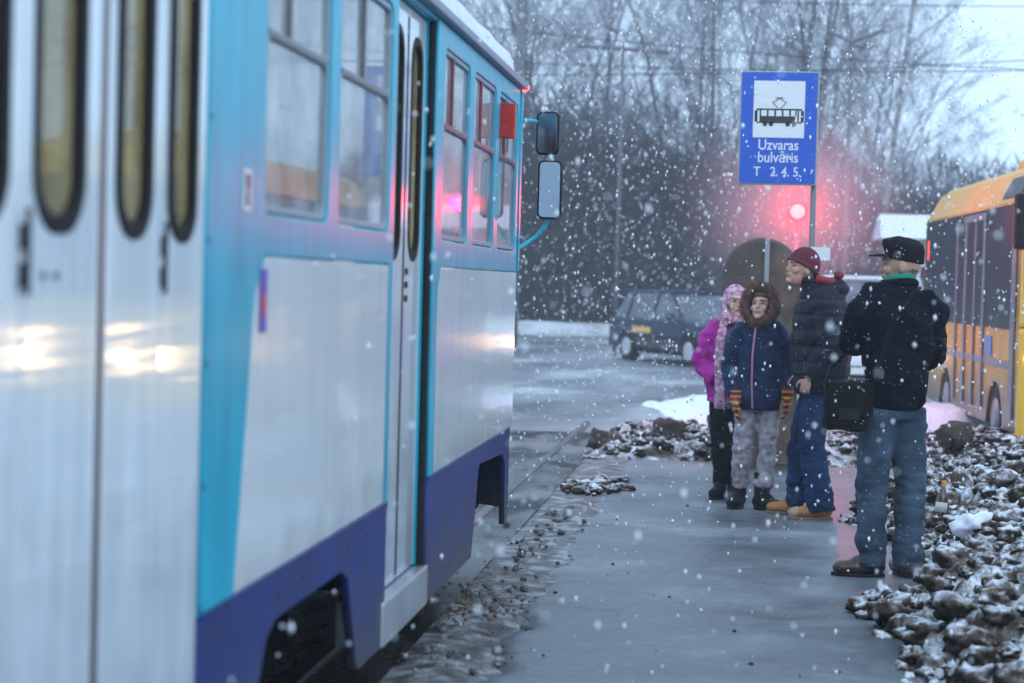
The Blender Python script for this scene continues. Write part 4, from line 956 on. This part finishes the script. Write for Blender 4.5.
# --- older man with flat cap, back to the camera
J = dict(yaw=R(25), pelvis=(0, 0, .95), chest=(.012, .01, 1.33), neck=(.022, .02, 1.55), head=(.02, .03, 1.675), look=(-1, .12), pitch=R(2),
         shL=(-.155, -.05, 1.47), elL=(-.215, .02, 1.28), wrL=(-.05, .26, 1.30), shR=(.18, .07, 1.47), elR=(.20, .10, 1.20), wrR=(.06, .32, 1.22),
         hipL=(-.075, -.035, .88), knL=(-.095, .0, .49), anL=(-.085, -.02, .09), hipR=(.085, .04, .88), knR=(.115, .06, .49), anR=(.115, .03, .09),
         ftL=(-1, .12), ftR=(-.35, .95), hdL=((.7, .6, .2), (0, 0, -1), .8), hdR=((-.6, .7, .3), (0, 0, 1), .8))
J['hdL'] = ((.8, .5, .1), (.2, .5, -.8), .8)
p, hc, B = person((.82, 10.37, .005), 'man with dark flat cap and black jacket, back turned, bag at his hip', J, M['skin'], 1.07)
jk = jacket(p, J, [(.018, 0, .915, .150, .125), (.018, 0, .96, .170, .14), (.018, 0, 1.1, .19, .15), (.016, 0, 1.27, .205, .155), (.016, 0, 1.42, .20, .14), (.018, .01, 1.51, .145, .115), (.02, .02, 1.58, .085, .085)], (.102, .098, .066), M['jk_black'], disp=folds(.03, 4.5, 6))
jc = MB().tube([(.02+.078*math.cos(a), .02+.078*math.sin(a), 1.575+.014*math.sin(a+2.6)) for a in [R(10*i) for i in range(37)]], .024, 10).obj('collar', M['jk_black'], jk, True)
trousers(p, J, (.148, .118), (.100, .084, .082), M['jeans'], jeansfold(.02, 3), hem=.055)
mb = MB(); mb.tube([(.02+.064*math.cos(a), .025+.064*math.sin(a), 1.605+.012*math.sin(a+2.6)) for a in [R(10*i) for i in range(37)]], .022, 10); mb.obj('scarf', M['green'], p, True)
shoe(p, 'shoe', (-.085, -.02), (-1, -.05), .29, M['shoe'], .07, .08, .05); shoe(p, 'shoe', (.105, .03), (-.25, .97), .28, M['shoe'], .07, .08, .05)
f, r, u = frame(J['look'])
mb = MB(); hx, hy = .03, .03
mb.loft([((hx+.016, hy, 1.700), .098, .090, 0), ((hx+.010, hy, 1.735), .106, .094, 0), ((hx+.004, hy, 1.775), .116, .10, 0), ((hx, hy, 1.803), .108, .092, 0), ((hx+.01, hy, 1.822), .072, .062, 0), ((hx, hy, 1.832), .04, .035, 0)])
for i_, v_ in enumerate(mb.v): mb.v[i_] = (v_[0], v_[1], v_[2]-(v_[0]-hx)*.13)
cap = link('cap', remesh(mb, .006, lambda c, n: .004*fbm(c.x*20, c.y*20, c.z*20)), M['capcloth'], p)
vz = []; nv = 12
for j, (rr, dz) in enumerate(((.085, .0), (.135, .0), (.19, -.008))):
    for i in range(nv+1):
        a = R(180-58+116*i/nv); e_ = 1-.25*abs((i/nv-.5)*2)**2; vz.append((hx+.01+rr*math.cos(a)*(e_ if j else 1), hy+rr*.62*math.sin(a), 1.738+dz))
mb = MB(); mb.add(vz, [(j*(nv+1)+i, j*(nv+1)+i+1, (j+1)*(nv+1)+i+1, (j+1)*(nv+1)+i) for j in range(2) for i in range(nv)])
vo = mb.obj('visor', M['capcloth'], cap); so = vo.modifiers.new('s', 'SOLIDIFY'); so.thickness = .006
MB().ell((.055, .03, 1.665), (.07, .073, .055), 16, 10).obj('hair', M['hairg'], p, True)
# shoulder bag
bag = empty('shoulder_bag', (.565, 10.17, .80), R(12), label='black shoulder bag hanging at the hip of the man in the flat cap', cat='bag')
mb = MB(); mb.box(-.125, .125, -.055, .055, 0, .25, .035); b_ = link('bag_body', remesh(mb, .007, lambda c, n: .010*fbm(c.x*9, c.y*9, c.z*9)), M['jk_black'], bag)
M['bagcloth'] = mat('bag_nylon', (.007, .007, .009), .7, spec=.12, bump=.3, var=.3, specks=.03)
b_.data.materials[0] = M['bagcloth']
MB().box(-.128, .128, -.068, -.05, .08, .262, .012).obj('flap', M['bagcloth'], bag)
MB().box(-.06, .06, -.074, -.062, .06, .12, .008).obj('pocket', M['rubber'], bag)
st = [(.12, 0, .22), (.17, -.015, .36), (.20, -.025, .50), (.26, -.01, .64), (.36, .04, .745), (.42, .14, .765), (.36, .30, .70), (.20, .38, .5), (-.02, .27, .32), (-.12, .02, .22)]
MB().tube(st, .011, 8).obj('strap', M['bagcloth'], bag, True)

# --- man in the maroon beanie
J = dict(yaw=R(90), pelvis=(0, 0, .92), chest=(.02, 0, 1.32), neck=(-.05, 0, 1.54), head=(-.135, -.01, 1.665), look=(-1, -.55), pitch=R(-12),
         shL=(.03, -.19, 1.46), elL=(.075, -.245, 1.16), wrL=(-.075, -.25, .95), shR=(.03, .19, 1.46), elR=(.06, .24, 1.16), wrR=(-.12, .22, .95),
         hipL=(0, -.085, .86), knL=(-.03, -.10, .48), anL=(.045, -.10, .09), hipR=(0, .085, .86), knR=(-.09, .12, .48), anR=(-.09, .14, .09),
         ftL=(-1, -.08), ftR=(-1, .05), hdL=((-.2, .02, -1), (.2, .9, 0), .95), hdR=((-.1, 0, -1), (0, -1, 0), .95))
p, hc, B = person((.52, 12.9, .005), 'man in maroon beanie and dark quilted jacket facing the girls, tan boots', J, M['skin'], 1.05)
def ex(mb):
    mb.ell((.075, 0, 1.545), (.12, .13, .075), 16, 10); mb.tube([(-.02+.085*math.cos(a), .085*math.sin(a)*1.1, 1.565-.02*math.cos(a)) for a in [R(12*i) for i in range(31)]], .035, 10)
jk = jacket(p, J, [(.01, 0, .83, .200, .165), (.015, 0, .90, .21, .185), (.02, 0, 1.05, .22, .20), (.02, 0, 1.22, .23, .205), (.02, 0, 1.38, .225, .19), (.015, 0, 1.49, .17, .16), (-.01, 0, 1.57, .10, .10)], (.092, .085, .055), M['jk_puff'], disp='puff', extra=ex)
mb = MB(); mb.tube([(.0+.105*math.cos(a), .11*math.sin(a), 1.60-.02*math.cos(a)) for a in [R(12*i) for i in range(-9, 10)]], .028, 10); mb.ell((.12, -.02, 1.635), (.035, .06, .03)); mb.obj('hood_lining', M['hoodred'], jk, True)
trousers(p, J, (.145, .12), (.105, .088, .10), M['jeans2'], jeansfold(.022, 8), hem=.06)
shoe(p, 'boot', (.045, -.10), (-1, -.08), .31, M['boot_tan'], .10, .12, .053); shoe(p, 'boot', (-.09, .14), (-1, .05), .31, M['boot_tan'], .10, .12, .053)
mb = MB(); Bm = B
mb.ell(hc+B@Vector((0, -.020, .040)), (.090, .112, .118), 24, 14, B)
me = remesh(mb, .006, lambda c, n: .0035*math.sin(math.atan2((B.transposed()@(c-hc)).x, (B.transposed()@(c-hc)).y)*34))
bm = bmesh.new(); bm.from_mesh(me); bmesh.ops.bisect_plane(bm, geom=bm.verts[:]+bm.edges[:]+bm.faces[:], plane_co=hc+B@Vector((0, .09, .042)), plane_no=B@Vector((0, .33, -1)), clear_outer=True); bm.to_mesh(me); bm.free()
be = link('beanie', me, M['maroon'], p)
MB().tube([hc+B@Vector((.086*math.sin(a), -.018+.110*math.cos(a), .018+.036*math.cos(a))) for a in [R(12*i) for i in range(31)]], .013, 8).obj('beanie_cuff', M['maroon'], be, True)

# --- girl in the navy coat
J = dict(yaw=R(-15), k=.86, pelvis=(0, 0, .78), chest=(.005, 0, 1.12), neck=(.008, -.01, 1.29), head=(.012, -.03, 1.40), look=(-.35, -1), pitch=R(-14),
         shL=(.14, .01, 1.235), elL=(.195, .03, .98), wrL=(.205, -.05, .80), shR=(-.14, -.01, 1.235), elR=(-.205, .01, .98), wrR=(-.145, -.09, .77),
         hipL=(.085, .0, .72), knL=(.085, -.06, .43), anL=(.055, -.06, .09), hipR=(-.065, .0, .72), knR=(-.085, -.04, .43), anR=(-.105, .03, .09),
         ftL=(.75, -.6), ftR=(-.3, -1), hdL=((.05, -.15, -1), (-1, 0, 0), .5), hdR=((.0, -.2, -1), (1, 0, 0), .5))
p, hc, B = person((.125, 13.3, .005), 'girl in navy coat with brown fur hood, striped gloves and patterned trousers', J, M['skin2'], .95)
def ex2(mb): mb.ell((.01, .045, 1.44), (.125, .10, .125), 18, 12)
jk = jacket(p, J, [(.0, 0, .69, .165, .13), (0, 0, .76, .175, .14), (0, 0, .92, .165, .13), (.0, 0, 1.08, .165, .125), (.0, 0, 1.2, .15, .115), (.005, 0, 1.29, .08, .08)], (.072, .064, .052), M['jk_navy'], disp=folds(.018, 6, 9, 2))
f, r, u = frame(J['look'])
zc = MB(); zc.tube([(-.03, -.135, .705), (-.04, -.145, .9), (-.04, -.14, 1.08), (-.03, -.125, 1.2), (-.02, -.10, 1.29)], .007, 6); zc.obj('zip', M['zip'], jk)
hd = MB(); hb_ = hc
for i in range(1):
    hd.ell(hc+B@Vector((0, -.045, .012)), (.122, .095, .138), 20, 12, B); hd.tube([hc+B@Vector((.09*math.sin(a), .015, .005+.112*math.cos(a))) for a in [R(15*i) for i in range(25)]], .026, 10)
    hd.ell(hc+B@Vector((0, -.05, -.10)), (.085, .07, .06), 14, 10, B)
me = remesh(hd, .007, folds(.008, 14, 14))
bm = bmesh.new(); bm.from_mesh(me)
hood = link('hood', me, M['jk_navy'], p); bm.free()
mb = MB(); rd = random.Random(4)
for i in range(5200):
    a = rd.uniform(0, 2*math.pi); b2 = rd.uniform(0, 2*math.pi); rr = .024*math.sqrt(rd.random())
    base = Vector((.108*math.sin(a), .052, .008+.130*math.cos(a))); outw = Vector((math.sin(a), 0, math.cos(a)))
    nrm = outw*math.cos(b2)+Vector((0, 1, 0))*math.sin(b2)
    if nrm.y < -.2: nrm.y *= -.5
    q = base+nrm*.016; tip = q+(nrm+outw*.35+Vector((rd.gauss(0, .35), rd.gauss(0, .35), rd.gauss(0, .35)-.1))).normalized()*rd.uniform(.022, .042)
    s_ = Vector((rd.gauss(0, 1), rd.gauss(0, 1), rd.gauss(0, 1))).normalized()*.0016
    Q = [hc+B@(v) for v in (q-s_, q+s_, tip)]; mb.add(Q, [(0, 1, 2)])
mb.tube([hc+B@Vector((.108*math.sin(a), .046, .008+.130*math.cos(a))) for a in [R(15*i) for i in range(25)]], .030, 10)
mb.obj('fur_trim', M['fur'], hood)
MB().ell(hc+B@Vector((0, .02, .075)), (.06, .055, .03), 14, 8, B).obj('hair', M['hair'], p, True)
trousers(p, J, (.13, .115), (.080, .070, .064), M['snowpants'], jeansfold(.02, 5), hem=.2)
for s, a in (('L', (.055, -.06)), ('R', (-.105, .03))):
    mbx = MB(); o = shoe(p, 'boot', a, J['ft'+s], .25, M['boot_blk'], .16, .22, .055)
    g = MB(); hd_, pn, cu = J['hd'+s]; hand(g, J['wr'+s], hd_, pn, 1.08, .45, 1 if s == 'L' else -1); W_ = Vector(J['wr'+s]); g.tube([W_+Vector((0, .0, .05)), W_-Vector((0, 0, .03))], [.044, .038], 12)
    link('glove', remesh(g, .0055, lambda c, n: .004), M['glove'], p)

# --- girl in the magenta jacket
J = dict(yaw=R(-10), k=.84, pelvis=(0, 0, .78), chest=(.0, 0, 1.12), neck=(.02, -.01, 1.28), head=(.04, -.03, 1.415), look=(.25, -1), pitch=R(-4),
         shL=(.13, .0, 1.23), elL=(.18, .02, .98), wrL=(.12, -.12, .88), shR=(-.125, .0, 1.23), elR=(-.205, .02, .98), wrR=(-.075, -.13, .87),
         hipL=(.07, .0, .72), knL=(.07, -.02, .43), anL=(.06, .0, .09), hipR=(-.055, .0, .72), knR=(-.045, -.02, .43), anR=(-.035, .0, .09),
         ftL=(.3, -1), ftR=(-.35, -1), hdL=((-.9, -.1, -.2), (0, 0, -1), .6), hdR=((.9, -.1, -.2), (0, 0, -1), .6))
p, hc, B = person((-.08, 13.86, .005), 'girl in magenta jacket with pink and white knitted hat and long scarf', J, M['skin2'], .95)
jk = jacket(p, J, [(.0, 0, .70, .15, .125), (0, 0, .77, .165, .135), (0, 0, .92, .155, .125), (.0, 0, 1.08, .16, .125), (.005, 0, 1.2, .15, .115), (.015, 0, 1.28, .08, .08)], (.074, .07, .055), M['jk_pink'], disp=folds(.022, 6, 10, 5))
mb = MB(); mb.ell(hc+B@Vector((0, -.02, .045)), (.088, .102, .10), 20, 12, B); me = remesh(mb, .007)
bm = bmesh.new(); bm.from_mesh(me); bmesh.ops.bisect_plane(bm, geom=bm.verts[:]+bm.edges[:]+bm.faces[:], plane_co=hc+B@Vector((0, .05, .035)), plane_no=B@Vector((0, -.7, -1)), clear_outer=False, clear_inner=False); bm.to_mesh(me); bm.free()
mb2 = MB(); mb2.ell(hc+B@Vector((0, -.028, .04)), (.090, .096, .104), 20, 12, B)
link('knitted_hat', remesh(mb2, .007, folds(.003, 30, 30)), M['knit'], p)
sc_ = MB(); c0 = Vector((.025, -.02, 1.30))
sc_.tube([(c0.x+.085*math.cos(a), c0.y+.085*math.sin(a), c0.z+.015*math.sin(a*2)) for a in [R(12*i) for i in range(31)]], .036, 10)
sc_.tube([hc+B@Vector((-.085, .0, .05)), hc+B@Vector((-.09, .01, -.03)), hc+B@Vector((-.07, .03, -.11))], [.022, .026, .035], 10)
sc_.tube([hc+B@Vector((.085, .0, .05)), hc+B@Vector((.09, .01, -.03)), hc+B@Vector((.07, .03, -.11))], [.022, .026, .035], 10)
sc_.tube([(-.04, -.10, 1.28), (-.065, -.155, 1.15), (-.07, -.17, .95), (-.06, -.17, .8), (-.055, -.165, .66)], [.032, .034, .034, .036, .038], 10)
link('scarf', remesh(sc_, .008, folds(.008, 12, 16)), M['knit'], p)
trousers(p, J, (.135, .115), (.08, .062, .055), M['blacktr'], jeansfold(.012, 5), hem=.10)
for s, a in (('L', (.06, 0)), ('R', (-.035, 0))): shoe(p, 'boot', a, J['ft'+s], .24, M['boot_blk'], .12, .16, .046)

# ------------------------------------------------------------------ falling snow
rd = random.Random(99); mb = MB()
oct_v = [Vector(v) for v in ((1, 0, 0), (-1, 0, 0), (0, 1, 0), (0, -1, 0), (0, 0, 1), (0, 0, -1))]
oct_f = [(0, 2, 4), (2, 1, 4), (1, 3, 4), (3, 0, 4), (2, 0, 5), (1, 2, 5), (3, 1, 5), (0, 3, 5)]
NS = 30000; vs = []; fs = []
while len(fs) < NS*8:
    d = 3.2+(40-3.2)*rd.random()**.66
    x = d*rd.uniform(-.5, .3); z = rd.uniform(max(.05, 1.55-.30*d), 1.55+.24*d)
    if x < -1.1 and x > -3.8 and d < 10.7 and z < 3: continue
    r0 = rd.choice([.0022, .0028, .0034, .0042, .0055])*(1+d/22)
    k = len(vs); e = Matrix.Rotation(rd.uniform(0, 6), 3, 'X') @ Matrix.Rotation(rd.uniform(0, 6), 3, 'Z'); p0 = Vector((x, d, z)); st_ = rd.uniform(1, 2.6)
    for v in oct_v:
        q = e @ (v*r0); q.z *= st_; vs.append(p0+q)
    fs += [tuple(i+k for i in f_) for f_ in oct_f]
mb.add(vs, fs)
link('falling_snow', mb.mesh('falling_snow'), mat('snowflake', (.92, .94, .98), .8), None, True, label='wet snowflakes falling through the whole scene', cat='snowfall', kind='stuff')

# ------------------------------------------------------------------ haze
hz = bpy.data.materials.new('haze'); hz.use_nodes = True; nt = hz.node_tree; nt.nodes.clear()
o_ = nt.nodes.new('ShaderNodeOutputMaterial'); pv = nt.nodes.new('ShaderNodeVolumePrincipled')
pv.inputs['Color'].default_value = (.90, .94, 1, 1); pv.inputs['Density'].default_value = .0024; pv.inputs['Anisotropy'].default_value = .5
nt.links.new(pv.outputs[0], o_.inputs['Volume'])
MB().box(-155, 155, -65, 255, -1.2, 19).obj('haze', hz, kind='stuff', label='thin grey blue snow haze filling the air', cat='haze')
